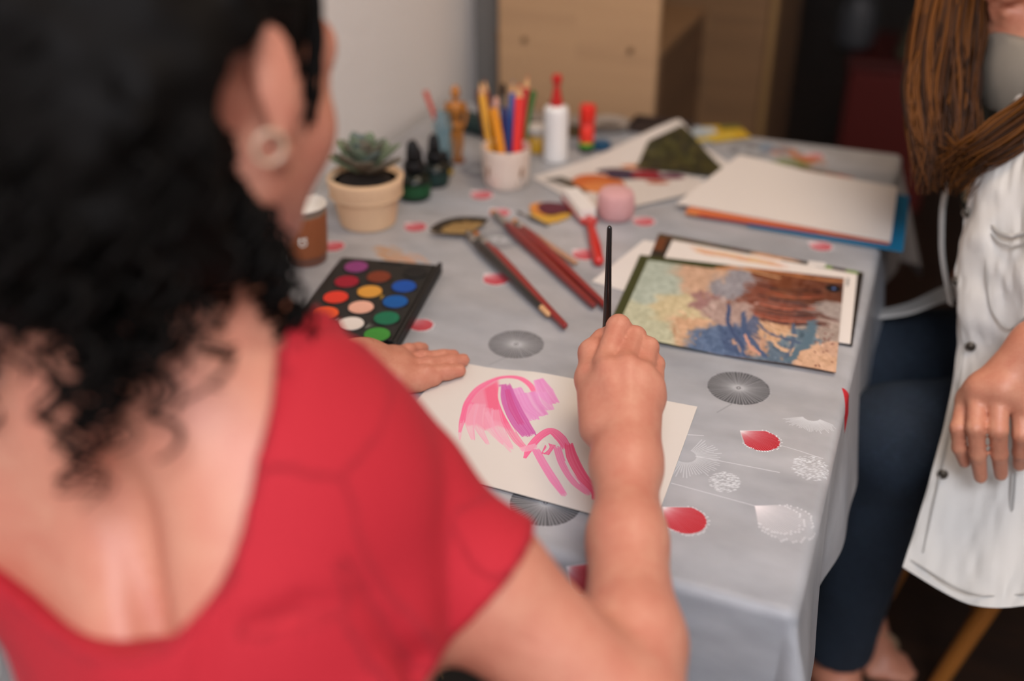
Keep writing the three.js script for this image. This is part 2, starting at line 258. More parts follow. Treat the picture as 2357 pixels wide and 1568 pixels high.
const clothTex = canvas(2048, 2048, (x, w, h) => {
  const small = document.createElement('canvas'); small.width = small.height = 640; const sx = small.getContext('2d'), im = sx.createImageData(640, 640);
  for (let j = 0; j < 640; j++) for (let i = 0; i < 640; i++) {
    const a = mix(CA0, CA1, i / 640), b = CB0 - Math.log(1 - (1 - j / 640) * WARP) / KW;
    const s = fbm(a * 9, b * 26, 2, 4) * 16 + fbm(a * 40, b * 60, 7, 3) * 9 + fbm(a * 5 + 3, b * 5, 4, 2) * 10;
    const warm = fbm(a * 7, b * 12, 12, 3) * 5, k = (j * 640 + i) * 4;
    im.data[k] = 166 + s + warm; im.data[k + 1] = 166 + s; im.data[k + 2] = 168 + s - warm; im.data[k + 3] = 255;
  }
  sx.putImageData(im, 0, 0); x.imageSmoothingEnabled = true; x.drawImage(small, 0, 0, w, h);
  const m = (a, b) => [cu(a) * w, (1 - cv(b)) * h];
  const R = rng(77);
  const line = (a0, b0, a1, b1, col, wd) => { x.strokeStyle = col; x.lineWidth = wd; x.beginPath(); x.moveTo(...m(a0, b0)); x.lineTo(...m(a1, b1)); x.stroke(); };
  const dot = (a, b, r, col) => { const [X, Y] = m(a, b); x.fillStyle = col; x.beginPath(); x.arc(X, Y, r, 0, 7); x.fill(); };
  const blob = (pts, col) => { x.fillStyle = col; x.beginPath(); pts.forEach((p, i) => i ? x.lineTo(...m(...p)) : x.moveTo(...m(...p))); x.closePath(); x.fill(); };
  // printed wheel: dark disc cut by pale spokes
  const wheel = (px, py, r, tone = 90) => {
    const [a, b] = toAB(P(px, py)); const pts = []; for (let i = 0; i < 60; i++) { const t = i / 60 * Math.PI * 2; pts.push([a + Math.cos(t) * r, b + Math.sin(t) * r]); }
    blob(pts, rgb(tone, tone, tone + 2, 0.95));
    for (let i = 0; i < 56; i++) { const t = i / 56 * Math.PI * 2 + R() * 0.03, q = r * (0.94 + R() * 0.12); line(a + Math.cos(t) * r * 0.12, b + Math.sin(t) * r * 0.12, a + Math.cos(t) * q, b + Math.sin(t) * q, rgb(206, 207, 209, 0.55), 1.7); }
    dot(a, b, 7, rgb(185, 186, 188)); dot(a, b, 4.5, rgb(100, 100, 102)); dot(a, b, 2, rgb(210, 210, 210));
    line(a, b - r, a - r * 0.35, b - r * 1.7, rgb(140, 140, 142, 0.6), 3);
  };
  // printed fan: shell shape opening from its apex
  const fan = (px, py, r, red = true, dir = -0.42, half = 0.78) => {
    const [a, b] = toAB(P(px, py)), pts = [[a, b]];
    const rr = t => r * (1 - 0.42 * ((t - dir) / half) ** 2);
    for (let i = 0; i <= 24; i++) { const t = dir - half + i / 24 * half * 2; pts.push([a + Math.cos(t) * rr(t), b + Math.sin(t) * rr(t)]); }
    if (red) blob(pts, rgb(178, 12, 26, 0.98));
    for (let i = 0; i <= 30; i++) { const t = dir - half * 1.08 + i / 30 * half * 2.16, q = rr(t) * (red ? 1.03 : 1.0) * (0.94 + 0.1 * R()); line(a, b, a + Math.cos(t) * q, b + Math.sin(t) * q, rgb(236, 228, 228, red ? 0.5 : 0.42), 1.2); dot(a + Math.cos(t) * q, b + Math.sin(t) * q, red ? 1.5 : 1.6, rgb(240, 240, 240, 0.8)); }
  };
  const burst = (px, py, r, t0, t1, n = 36) => { const [a, b] = toAB(P(px, py)); for (let i = 0; i < n; i++) { const t = mix(t0, t1, i / n), q = r * (0.8 + 0.25 * R()); line(a + Math.cos(t) * r * 0.3, b + Math.sin(t) * r * 0.3, a + Math.cos(t) * q, b + Math.sin(t) * q, rgb(224, 226, 228, 0.7), 1.3); } };
  const speckle = (px, py, rx, ry) => { const [a, b] = toAB(P(px, py)); for (let i = 0; i < 260; i++) { const t = R() * 6.28, q = Math.sqrt(R()); const A = a + Math.cos(t) * q * rx, B = b + Math.sin(t) * q * ry; line(A, B, A + 0.0022, B + 0.001, rgb(222, 224, 226, 0.75), 1.3); } };
  const pline = (x0, y0, x1, y1) => line(...toAB(P(x0, y0)), ...toAB(P(x1, y1)), rgb(222, 223, 225, 0.85), 1.5);
  wheel(1188, 792, 0.0315, 98); wheel(1700, 893, 0.0325, 84); wheel(1256, 1158, 0.032, 84); wheel(1105, 392, 0.031, 92); wheel(1150, 552, 0.03, 118); wheel(1725, 346, 0.034, 84); wheel(820, 470, 0.03, 110); wheel(1010, 340, 0.03, 110);
  fan(1704, 992, 0.0425); fan(1526, 1168, 0.0435);
  for (const [px, py] of [[1086, 440], [934, 512], [745, 556], [1114, 630], [945, 735], [1456, 500], [1860, 556], [1318, 574], [1300, 1292], [1128, 480], [1712, 386], [1850, 352]]) fan(px, py, 0.033 + 0.006 * R());
  { const [a, b] = toAB(P(1944, 905)); blob([[a - 0.004, b + 0.01], [a + 0.03, b + 0.012], [a + 0.036, b - 0.02], [a + 0.01, b - 0.03]], rgb(196, 22, 36)); }
  fan(1738, 1165, 0.058, false); fan(1738, 1165, 0.046, false);
  burst(1578, 1050, 0.034, -2.2, 1.4); burst(1868, 958, 0.03, -2.6, -0.3);
  speckle(1665, 1110, 0.014, 0.016); speckle(1864, 1078, 0.018, 0.02); speckle(1470, 1290, 0.015, 0.015);
  pline(1600, 1050, 1795, 1088); pline(1545, 1112, 1738, 1165); pline(1795, 1027, 1895, 1056); pline(1545, 1000, 1620, 1006);
  // prints that run over the near drop
  for (const [a, b, r] of [[-0.13, -0.09, 0.04], [-0.36, -0.1, 0.035]]) { const pts = []; for (let i = 0; i < 40; i++) { const t = i / 40 * 6.283; pts.push([a + Math.cos(t) * r, b + Math.sin(t) * r]); } blob(pts, rgb(98, 96, 96, 0.9)); for (let i = 0; i < 60; i++) { const t = i / 60 * 6.283; line(a, b, a + Math.cos(t) * r, b + Math.sin(t) * r, rgb(205, 205, 206, 0.5), 1.5); dot(a + Math.cos(t) * r, b + Math.sin(t) * r, 2.4, rgb(235, 235, 235, 0.9)); } }
  // painted smudges of colour at the far end
  for (const [px, py, c, l] of [[1800, 345, [198, 120, 80], 0.05], [1838, 362, [190, 110, 70], 0.05], [1800, 372, [120, 130, 70], 0.05], [1850, 392, [110, 84, 60], 0.07], [1890, 402, [180, 90, 60], 0.05], [1770, 338, [120, 140, 160], 0.04], [880, 575, [190, 140, 100], 0.05], [930, 590, [200, 150, 120], 0.04]]) {
    const [a, b] = toAB(P(px, py)); for (let i = 0; i < 14; i++) { const A = a + (R() - 0.5) * l, B = b + (R() - 0.5) * 0.03; line(A, B, A + l * 0.5, B - 0.012, rgb(c[0], c[1], c[2], 0.4), 9); }
  }
});
{
  const s0 = -TW + 0.004, s1 = 0.19, t0 = -0.2, t1 = TL + 0.2, RR = 0.011;
  const lin = (a, b, n) => Array.from({ length: n }, (_, i) => mix(a, b, i / n));
  const S = [...lin(s0, -0.02, 64), ...lin(-0.02, 0.03, 24), ...lin(0.03, s1, 20), s1], T = [...lin(t0, -0.03, 20), ...lin(-0.03, 0.02, 24), ...lin(0.02, TL - 0.02, 110), ...lin(TL - 0.02, TL + 0.03, 16), ...lin(TL + 0.03, t1, 12), t1];
  const pos = [], uv = [], idx = [];
  const creases = [[-0.02, 0.215, 0.0016, 0.02], [0.0, 0.60, 0.0014, 0.02], [0.0, 0.02, 0.0, 0.02]];
  const pt = (s, t, off) => {
    const ca = Math.min(s, 0), cb = Math.max(0, Math.min(TL, t)), e1 = Math.max(0, s), e2 = t < 0 ? t : Math.max(0, t - TL);
    const r = Math.hypot(e1, e2), ph = r > 1e-6 ? Math.atan2(Math.abs(e2), e1) : 0, sg = Math.sign(e2) || 1;
    let out = 0, y = 0;
    if (r > 0) {
      const q = Math.sin(2 * ph) ** 2, wv = Math.sin(t * 17 + 1.2) * 0.05 + Math.sin(t * 41 + s * 8) * 0.02, ws = Math.sin(s * 19 + 0.4) * 0.05;
      const k = 0.10 + 0.30 * q + (e2 === 0 ? wv : ws) * Math.min(1, r / 0.08) * (1 - q), arc = RR * Math.PI / 2 * 0.95;
      if (r < arc) { out = RR * Math.sin(r / RR); y = -RR * (1 - Math.cos(r / RR)); }
      else { out = RR + (r - arc) * k; y = -RR - (r - arc) * Math.sqrt(1 - k * k); }
    } else {
      y = 0.0006 * fbm(s * 14, t * 14, 3, 3);
      for (const [sl, b0, hgt, wd] of creases) { const d = t - b0 - sl * (s + 0.3) - 0.01 * Math.sin(s * 6); y += hgt * Math.exp(-(d * d) / (2 * (wd * 0.4) ** 2)); }
      const near = Math.min(-s, t, TL - t); y *= smooth(0, 0.03, near);
    }
    return TB(ca + Math.cos(ph) * out, TOP - off + y, cb + sg * Math.sin(ph) * out);
  };
  for (const off of [0, 0.0035]) for (const t of T) for (const s of S) { const p = pt(s, t, off); pos.push(p.x, p.y, p.z); uv.push(cu(s), cv(t)); }
  const w = S.length, tot = w * T.length;
  for (let j = 0; j + 1 < T.length; j++) for (let i = 0; i + 1 < w; i++) { const a = j * w + i, b = a + 1, c = a + w, d = c + 1; idx.push(a, b, c, b, d, c); }
  const g = new THREE.BufferGeometry(); g.setAttribute('position', new THREE.Float32BufferAttribute(pos.slice(0, tot * 3), 3)); g.setAttribute('uv', new THREE.Float32BufferAttribute(uv.slice(0, tot * 2), 2)); g.setIndex(idx); g.computeVertexNormals();
  const base = TB(-TW / 2, 0, TL / 2); g.translate(-base.x, 0, -base.z);
  const mat = new THREE.MeshPhysicalMaterial({ color: 0xffffff, map: clothTex, roughness: 0.4, specularIntensity: 0.6, side: THREE.DoubleSide });
  solo('tablecloth', g, mat, 'grey oilcloth printed with dark wheels and red fans over the table', 'tablecloth', base);
}
// ---------- papers ----------
function quadUV(c, p) { let u = 0.5, v = 0.5; for (let k = 0; k < 12; k++) {
  const f = (u, v) => [mix(mix(c[3].x, c[2].x, u), mix(c[0].x, c[1].x, u), v), mix(mix(c[3].z, c[2].z, u), mix(c[0].z, c[1].z, u), v)];
  const [x, z] = f(u, v), e = 1e-4, [xu, zu] = f(u + e, v), [xv, zv] = f(u, v + e), a = (xu - x) / e, b = (xv - x) / e, cc = (zu - z) / e, d = (zv - z) / e, det = a * d - b * cc, rx = p.x - x, rz = p.z - z;
  u += (rx * d - b * rz) / det; v += (a * rz - cc * rx) / det; } return [u, v]; }
function sheet(name, label, category, px, lift, mat, o = {}) {
  const c = px.map(q => P(q[0], q[1], TOP + lift)), n = o.n || 20, rows = [];
  for (let j = 0; j <= n; j++) { const row = []; for (let i = 0; i <= n; i++) { const u = i / n, v = 1 - j / n; row.push(v3(mix(mix(c[3].x, c[2].x, u), mix(c[0].x, c[1].x, u), v), TOP + lift + (o.curl ? o.curl(u, v) : 0), mix(mix(c[3].z, c[2].z, u), mix(c[0].z, c[1].z, u), v))); } rows.push(row); }
  const g = cloth(rows, n, n, o.thick || 0.0007), b = c[0].clone().add(c[1]).add(c[2]).add(c[3]).multiplyScalar(0.25); b.y = TOP + lift; g.translate(-b.x, -b.y, -b.z);
  const m = solo(name, g, mat, label, category, b, o); m.userData.corners = undefined; delete m.userData.corners; return c;
}
const paperWhite = std(0xe0d8d0, 0.85);
const printMat = (t, r = 0.45) => new THREE.MeshPhysicalMaterial({ color: 0xffffff, map: t, roughness: r });
// the painting in progress
{
  const px = [[1038, 831], [1605, 937], [1501, 1225], [854, 1045]], c = px.map(q => P(q[0], q[1], TOP + 0.002));
  const t = canvas(1536, 1180, (x, w, h) => {
    x.fillStyle = '#d9d1c7'; x.fillRect(0, 0, w, h);
    const Rn = rng(5); for (let i = 0; i < 9000; i++) { const s = Rn(); x.fillStyle = rgb(215 + s * 35, 205 + s * 35, 195 + s * 35, 0.12); x.fillRect(Rn() * w, Rn() * h, 3, 3); }
    const m = (X, Y) => { const [u, v] = quadUV(c, P(X, Y, TOP + 0.002)); return [u * w, (1 - v) * h]; };
    // z: coordinates read in an enlarged view of the sheet (origin 900,700, 2.85 times)
    const z = (X, Y) => m(900 + X / 2.851, 700 + Y / 2.851);
    // brush stroke: bristle lines along a path of varying width
    const stroke = (pts, wd0, col, al, seed, dry = 0.25) => {
      const wd = wd0.map(q => q * 1.42);
      const r = rng(seed), C = new THREE.CatmullRomCurve3(pts.map(p => { const q = z(p[0], p[1]); return v3(q[0], q[1], 0); })), N = 60, n = 26;
      const L = C.getPoints(N);
      const tone = Array.from({ length: n }, () => r());
      for (let b = 0; b < n; b++) {
        const off = (b / (n - 1) - 0.5), s0 = r() * 0.05, s1 = 1 - r() * 0.07;
        x.beginPath(); let on = false;
        for (let i = 0; i <= N; i++) { const tt = i / N; if (tt < s0 || tt > s1) continue; const p = L[i], q = L[Math.min(N, i + 1)], o = L[Math.max(0, i - 1)], dx = q.x - o.x, dy = q.y - o.y, l = Math.hypot(dx, dy) || 1, f = tt * (wd.length - 1), k = Math.min(wd.length - 2, Math.floor(f)), W = mix(wd[k], wd[k + 1], f - k) * 0.94; const X = p.x - dy / l * off * W, Y = p.y + dx / l * off * W; on ? x.lineTo(X, Y) : x.moveTo(X, Y); on = true; }
        const s = (tone[b] - 0.5) * 26; x.lineCap = 'round'; x.lineJoin = 'round'; x.strokeStyle = rgb(col[0] + s * 0.3, col[1] + s, col[2] + s * 0.6, al * (1 - dry * tone[b])); x.lineWidth = Math.max(...wd) * 0.94 / n * 1.9; x.stroke();
      }
    };
    // wash: soft patch of watered paint with a ragged edge
    const wash = (poly, col, al, seed) => { const r = rng(seed); for (let k = 0; k < 9; k++) { x.beginPath(); poly.forEach((p, i) => { const q = z(p[0] + (r() - 0.5) * 22, p[1] + (r() - 0.5) * 22); i ? x.lineTo(...q) : x.moveTo(...q); }); x.closePath(); x.fillStyle = rgb(col[0], col[1], col[2], al / 9 * 1.6); x.fill(); } };
    const PK = [240, 112, 152], HOT = [236, 84, 124], PUR = [202, 100, 166], PALE = [236, 172, 190];
    // big wing: feathers fading to pale, trailing downwards
    wash([[470, 760], [520, 640], [600, 550], [700, 505], [720, 600], [760, 740], [790, 830], [700, 800], [620, 830], [560, 790], [500, 800]], PK, 0.75, 1);
    wash([[610, 560], [690, 520], [740, 680], [770, 790], [680, 770], [640, 700]], HOT, 0.65, 2);
    for (const [p, w0, col, al, s] of [
      [[[520, 640], [470, 760], [450, 850]], [40, 26, 8], PK, 0.6, 3], [[[545, 650], [520, 790], [540, 900]], [44, 40, 14], PALE, 0.6, 4], [[[590, 650], [575, 800], [640, 930]], [44, 40, 12], PALE, 0.5, 5],
      [[[640, 680], [640, 800], [740, 930]], [44, 44, 12], PALE, 0.5, 6], [[[690, 690], [710, 820], [800, 960]], [40, 50, 12], PALE, 0.55, 7], [[[720, 640], [760, 780], [830, 900], [890, 960]], [30, 40, 36, 24], PK, 0.55, 8],
      [[[620, 700], [700, 860], [790, 980]], [20, 26, 6], PALE, 0.35, 9], [[[470, 760], [455, 840], [452, 900]], [14, 18, 4], PALE, 0.4, 10]]) stroke(p, w0, col, al, s, 0.7);
    stroke([[455, 800], [500, 650], [590, 545], [720, 492], [830, 502], [910, 548], [945, 600]], [8, 26, 30, 22, 24, 26, 20], PK, 0.85, 11, 0.3);
    // lilac strokes
    stroke([[800, 560], [850, 660], [930, 770]], [70, 90, 60], [226, 150, 200], 0.8, 12, 0.35);
    stroke([[880, 590], [930, 680], [990, 740]], [90, 100, 60], [226, 150, 200], 0.8, 13, 0.35);
    stroke([[965, 520], [1010, 590], [1075, 660]], [40, 74, 44], [226, 146, 196], 0.85, 14, 0.3);
    stroke([[980, 590], [1010, 650], [1050, 700]], [50, 60, 30], [228, 156, 204], 0.6, 15, 0.4);
    stroke([[745, 530], [780, 650], [840, 770], [915, 875]], [46, 76, 80, 60], PUR, 0.9, 16, 0.35);
    stroke([[760, 560], [800, 690], [860, 800]], [20, 34, 26], [204, 78, 140], 0.5, 17, 0.4);
    // white gap along the purple stroke
    stroke([[715, 540], [712, 620], [750, 730], [820, 850]], [9, 11, 7, 4], [221, 213, 203], 0.95, 18, 0.1);
    // legs: a bridge of pink and three long strokes
    stroke([[875, 1020], [910, 950], [980, 870], [1050, 835], [1110, 880], [1160, 960]], [8, 30, 34, 40, 46, 34], PK, 0.9, 19, 0.25);
    stroke([[850, 960], [900, 950], [960, 930]], [30, 40, 30], PALE, 0.7, 20, 0.5);
    stroke([[945, 950], [1000, 1050], [1070, 1165], [1145, 1275]], [32, 34, 36, 22], [236, 136, 176], 0.9, 21, 0.3);
    stroke([[1010, 990], [1050, 920]], [30, 40], PK, 0.85, 22, 0.3);
    stroke([[1085, 930], [1130, 1060], [1215, 1180], [1315, 1262]], [30, 32, 40, 34], [238, 136, 172], 0.9, 23, 0.35);
    stroke([[1165, 910], [1190, 1010], [1260, 1140], [1340, 1240], [1335, 1300]], [30, 46, 44, 34, 18], HOT, 0.85, 24, 0.3);
    stroke([[1140, 1030], [1190, 1120], [1240, 1190]], [4, 9, 4], [221, 213, 205], 0.9, 25, 0.1);
    stroke([[960, 950], [1000, 905], [1030, 940], [1000, 980]], [8, 16, 12, 8], [221, 213, 203], 1, 26, 0.0);
    stroke([[1228, 674], [1262, 658], [1290, 650]], [5, 9, 12], HOT, 0.9, 27, 0.1);
  });
  sheet('watercolour_painting', 'white sheet with loose pink and purple brush strokes under the painting hand', 'painting', px, 0.002, printMat(t, 0.85), { thick: 0.0009, curl: (u, v) => 0.006 * smooth(0.75, 1, v) * smooth(0.15, 0.4, u) * (1 - smooth(0.5, 0.9, u)) + 0.002 * smooth(0.3, 0, v) * u });
}
// abstract reference print, generic strokes in rust, blue and cream
const abstractTex = canvas(1100, 780, (x, w, h) => {
  const R = rng(91), sw = 550, sh = 390, small = document.createElement('canvas'); small.width = sw; small.height = sh; const sx = small.getContext('2d'), im = sx.createImageData(sw, sh);
  // ground: drifting areas of colour, pulled about by noise
  const areas = [[0.06, 0.35, 0.2, [176, 186, 170]], [0.1, 0.85, 0.2, [190, 190, 160]], [0.22, 0.6, 0.14, [206, 190, 150]], [0.3, 0.25, 0.14, [204, 166, 138]], [0.34, 0.8, 0.1, [208, 166, 132]], [0.38, 0.45, 0.09, [160, 120, 116]], [0.48, 0.25, 0.1, [150, 146, 150]], [0.52, 0.55, 0.1, [176, 150, 140]], [0.44, 0.85, 0.1, [92, 112, 142]], [0.56, 0.8, 0.09, [74, 92, 124]], [0.64, 0.66, 0.07, [96, 104, 128]], [0.66, 0.85, 0.07, [196, 154, 128]], [0.74, 0.9, 0.09, [98, 116, 132]], [0.82, 0.78, 0.08, [104, 124, 136]], [0.72, 0.68, 0.07, [206, 164, 128]], [0.62, 0.3, 0.1, [128, 74, 58]], [0.74, 0.2, 0.12, [120, 68, 44]], [0.86, 0.18, 0.1, [106, 60, 42]], [0.72, 0.45, 0.1, [132, 82, 68]], [0.84, 0.45, 0.08, [110, 76, 68]], [0.93, 0.35, 0.06, [164, 150, 142]], [0.93, 0.62, 0.07, [172, 154, 142]], [0.9, 0.9, 0.1, [212, 170, 138]], [0.98, 0.8, 0.07, [206, 166, 140]], [0.97, 0.15, 0.05, [96, 56, 40]]];
  for (let j = 0; j < sh; j++) for (let i = 0; i < sw; i++) {
    const u0 = i / sw, v0 = j / sh, u = u0 + 0.09 * fbm(u0 * 9, v0 * 7, 1, 4), v = v0 + 0.1 * fbm(u0 * 8 + 5, v0 * 9, 2, 4); let r = 0, g = 0, b = 0, t = 0;
    for (const [ax, ay, s, c] of areas) { const d = Math.exp(-3.2 * (((u - ax) / s) ** 2 + ((v - ay) / (s * 1.35)) ** 2)) + 1e-6, q = d * d; r += c[0] * q; g += c[1] * q; b += c[2] * q; t += q; }
    const n = fbm(u0 * 60, v0 * 34, 4, 3) * 26, k = (j * sw + i) * 4; im.data[k] = r / t + n; im.data[k + 1] = g / t + n; im.data[k + 2] = b / t + n; im.data[k + 3] = 255;
  }
  sx.putImageData(im, 0, 0); x.drawImage(small, 0, 0, w, h);
  const pt = (u, v) => [u * w, v * h], line = (p, c, l, al = 0.8) => { x.strokeStyle = rgb(...c, al); x.lineCap = 'round'; for (let k = 0; k < 5; k++) { x.lineWidth = l * (0.3 + 0.3 * R()); x.beginPath(); p.forEach(([u, v], i) => { const q = pt(u + (R() - 0.5) * l / w * 0.9, v + (R() - 0.5) * l / h * 0.9); i ? x.lineTo(...q) : x.moveTo(...q); }); x.stroke(); } };
  const curve = (p, n = 14) => { const c = new THREE.CatmullRomCurve3(p.map(q => v3(q[0], q[1], 0))); return c.getPoints(n).map(q => [q.x, q.y]); };
  // dark bands across the rust part
  for (let i = 0; i < 13; i++) { const v = 0.2 + i * 0.033 + R() * 0.01, u = 0.6 + R() * 0.08; line(curve([[u, v - 0.01], [u + 0.12, v + 0.02 * R()], [0.88 + R() * 0.04, v - 0.03]]), [[34, 32, 40], [46, 40, 46], [150, 70, 52], [206, 112, 84]][i % 4], 9, 0.75); }
  // daubs of the same colours
  for (let i = 0; i < 420; i++) { const u = 0.28 + R() * 0.7, v = 0.08 + R() * 0.9, px = Math.floor(Math.min(0.999, Math.max(0, u + (R() - 0.5) * 0.1)) * sw), py = Math.floor(Math.min(0.999, Math.max(0, v + (R() - 0.5) * 0.1)) * sh), k = (py * sw + px) * 4, e = (R() - 0.5) * 50; x.save(); x.translate(u * w, v * h); x.rotate(v < 0.55 && u > 0.55 ? (R() - 0.5) * 0.6 : 0.6 + R() * 1.2); x.fillStyle = rgb(im.data[k] + e, im.data[k + 1] + e, im.data[k + 2] + e, 0.7); x.beginPath(); x.ellipse(0, 0, 8 + R() * 22, 4 + R() * 8, 0, 0, 7); x.fill(); x.restore(); }
  // blue and pale sweeps below
  for (const [p, c, l] of [[[[0.5, 0.5], [0.52, 0.7], [0.6, 0.9]], [66, 82, 116], 22], [[[0.57, 0.55], [0.6, 0.75], [0.7, 0.96]], [74, 92, 126], 26], [[[0.62, 0.58], [0.7, 0.72], [0.84, 0.78]], [78, 92, 120], 16], [[[0.88, 0.55], [0.87, 0.75], [0.8, 0.98]], [92, 116, 130], 44], [[[0.8, 0.6], [0.81, 0.76], [0.79, 0.95]], [84, 100, 122], 18], [[[0.65, 0.62], [0.74, 0.7], [0.82, 0.71]], [222, 184, 148], 14], [[[0.6, 0.78], [0.63, 0.88], [0.68, 0.95]], [214, 158, 136], 15], [[[0.72, 0.8], [0.76, 0.86], [0.79, 0.88]], [220, 180, 146], 22]]) line(curve(p), c, l, 0.75);
  for (let i = 0; i < 22; i++) { x.fillStyle = rgb(116, 58, 52, 0.8); x.beginPath(); x.ellipse((0.9 + R() * 0.09) * w, (0.55 + R() * 0.43) * h, 3 + R() * 6, 2 + R() * 4, R() * 3, 0, 7); x.fill(); }
  x.fillStyle = '#1a1719'; x.beginPath(); x.ellipse(0.955 * w, 0.14 * h, 40, 34, 0, 0, 7); x.fill(); x.fillStyle = '#5c74ac'; x.beginPath(); x.arc(0.957 * w, 0.14 * h, 10, 0, 7); x.fill();
  // green margin along the upper and left side, orange rim beyond it
  x.fillStyle = '#383f1e'; x.beginPath(); x.moveTo(0, 0); x.lineTo(0.46 * w, 0); x.lineTo(0.37 * w, 0.075 * h); x.lineTo(0.05 * w, 0.06 * h); x.lineTo(0.04 * w, h); x.lineTo(0, h); x.fill();
  line(curve([[0.4, 0.06], [0.55, 0.02], [0.75, 0.03], [1, 0.05]]), [186, 122, 76], 26, 0.8); line(curve([[0.48, 0.02], [0.6, 0.06], [0.7, 0.09]]), [214, 164, 118], 14, 0.8);
});
const collage = (seed, base, cols, size = 40) => canvas(512, 360, (x, w, h) => { const R = rng(seed); x.fillStyle = base; x.fillRect(0, 0, w, h); for (let i = 0; i < 160; i++) { const c = cols[Math.floor(R() * cols.length)], k = (R() - 0.5) * 30; x.fillStyle = rgb(c[0] + k, c[1] + k, c[2] + k, 0.6); x.beginPath(); x.ellipse(R() * w, R() * h, size * (0.4 + R()), size * 0.4 * (0.4 + R()), R() * 3, 0, 7); x.fill(); } });
sheet('paper_sheet', 'white paper corner poking out left under the reference prints', 'paper', [[1482, 553], [1700, 590], [1600, 720], [1362, 648]], 0.0012, paperWhite);
{
  const t = canvas(900, 640, (x, w, h) => { x.fillStyle = '#2a221c'; x.fillRect(0, 0, w, h); const R = rng(8); x.fillStyle = '#e2d8cc'; x.fillRect(70, 60, w * 0.86, h); x.fillStyle = '#4c4526'; x.fillRect(0, 0, w * 0.28, 40); for (let i = 0; i < 120; i++) { x.fillStyle = [rgb(70, 44, 28, 0.6), rgb(96, 60, 40, 0.6), rgb(60, 66, 34, 0.6)][i % 3]; x.fillRect(R() * w, R() * 40, 60, 12); } for (let i = 0; i < 60; i++) { x.fillStyle = rgb(214, 160, 120, 0.6); x.fillRect(w * 0.46 + R() * w * 0.2, R() * 34, 50, 10); } x.fillStyle = '#101012'; x.fillRect(w * 0.62, 22, w * 0.38, 30); x.fillStyle = '#7c9a3c'; x.fillRect(w * 0.78, 0, 70, 26); x.fillRect(w * 0.92, 4, 50, 22); x.fillStyle = '#6a3a20'; x.fillRect(0, 40, 46, 120); });
  sheet('printed_page', 'dark bordered print lowest in the stack of reference prints', 'print', [[1517, 537], [1988, 628], [1962, 797], [1450, 705]], 0.0022, printMat(t));
}
{
  const t = canvas(700, 480, (x, w, h) => { x.fillStyle = '#e6ddd4'; x.fillRect(0, 0, w, h); const R = rng(21); for (let i = 0; i < 90; i++) { x.fillStyle = rgb(220, 150 + R() * 40, 110 + R() * 40, 0.4); x.fillRect(70 + R() * 340, 16 + R() * 34, 50, 10); } x.fillStyle = '#8f8b86'; x.fillRect(w - 34, 40, 8, 60); });
  sheet('printed_page', 'white margined page directly beneath the abstract print', 'print', [[1548, 553], [1973, 632], [1957, 792], [1470, 720]], 0.0032, printMat(t, 0.6));
}
solo('paper_tab', box(0.022, 0.0008, 0.012, 0.0003), paperWhite, 'small white paper tab at the upper edge of the reference prints', 'paper', P(1880, 608, TOP + 0.0042), { turn: -0.3 });
sheet('abstract_print', 'glossy abstract print in rust, blue and cream on top of the print stack', 'print', [[1473, 587], [1943, 641], [1924, 859], [1393, 768]], 0.0046, printMat(abstractTex, 0.4), { curl: (u, v) => 0.0015 * Math.sin(u * 9) * smooth(0.25, 0, v) });

// white drawing paper with coloured sheets below
sheet('coloured_sheet', 'bright blue sheet sticking out beyond the white drawing paper', 'paper', [[1760, 402], [2094, 452], [2078, 580], [1720, 520]], 0.0035, std(0x1576a0, 0.5), { thick: 0.0012 });
sheet('coloured_sheet', 'pale lilac sheet between the blue sheet and the table', 'paper', [[1700, 400], [2050, 440], [2040, 572], [1640, 505]], 0.0018, std(0x9a8a98, 0.6));
{
  const t = canvas(512, 320, (x, w, h) => { x.fillStyle = '#c4502c'; x.fillRect(0, 0, w, h); x.fillStyle = '#b02038'; x.fillRect(30, 0, w * 0.6, h - 34); x.fillStyle = '#e49a62'; x.fillRect(0, 0, 34, h); x.fillStyle = '#d8763c'; x.fillRect(0, h - 34, w, 34); x.fillStyle = '#7a4a5c'; x.fillRect(w * 0.55, h - 60, w * 0.45, 30); });
  sheet('coloured_booklet', 'red and orange booklet under the white drawing paper', 'booklet', [[1640, 405], [2052, 446], [2048, 560], [1578, 490]], 0.0075, printMat(t, 0.45), { thick: 0.004 });
}
sheet('drawing_paper', 'broad blank white drawing paper on the coloured booklet', 'paper', [[1700, 368], [2066, 432], [2050, 556], [1558, 468]], 0.012, std(0xddd4cb, 0.85), { thick: 0.002, curl: (u, v) => 0.008 * smooth(0.5, 0, u) * v });
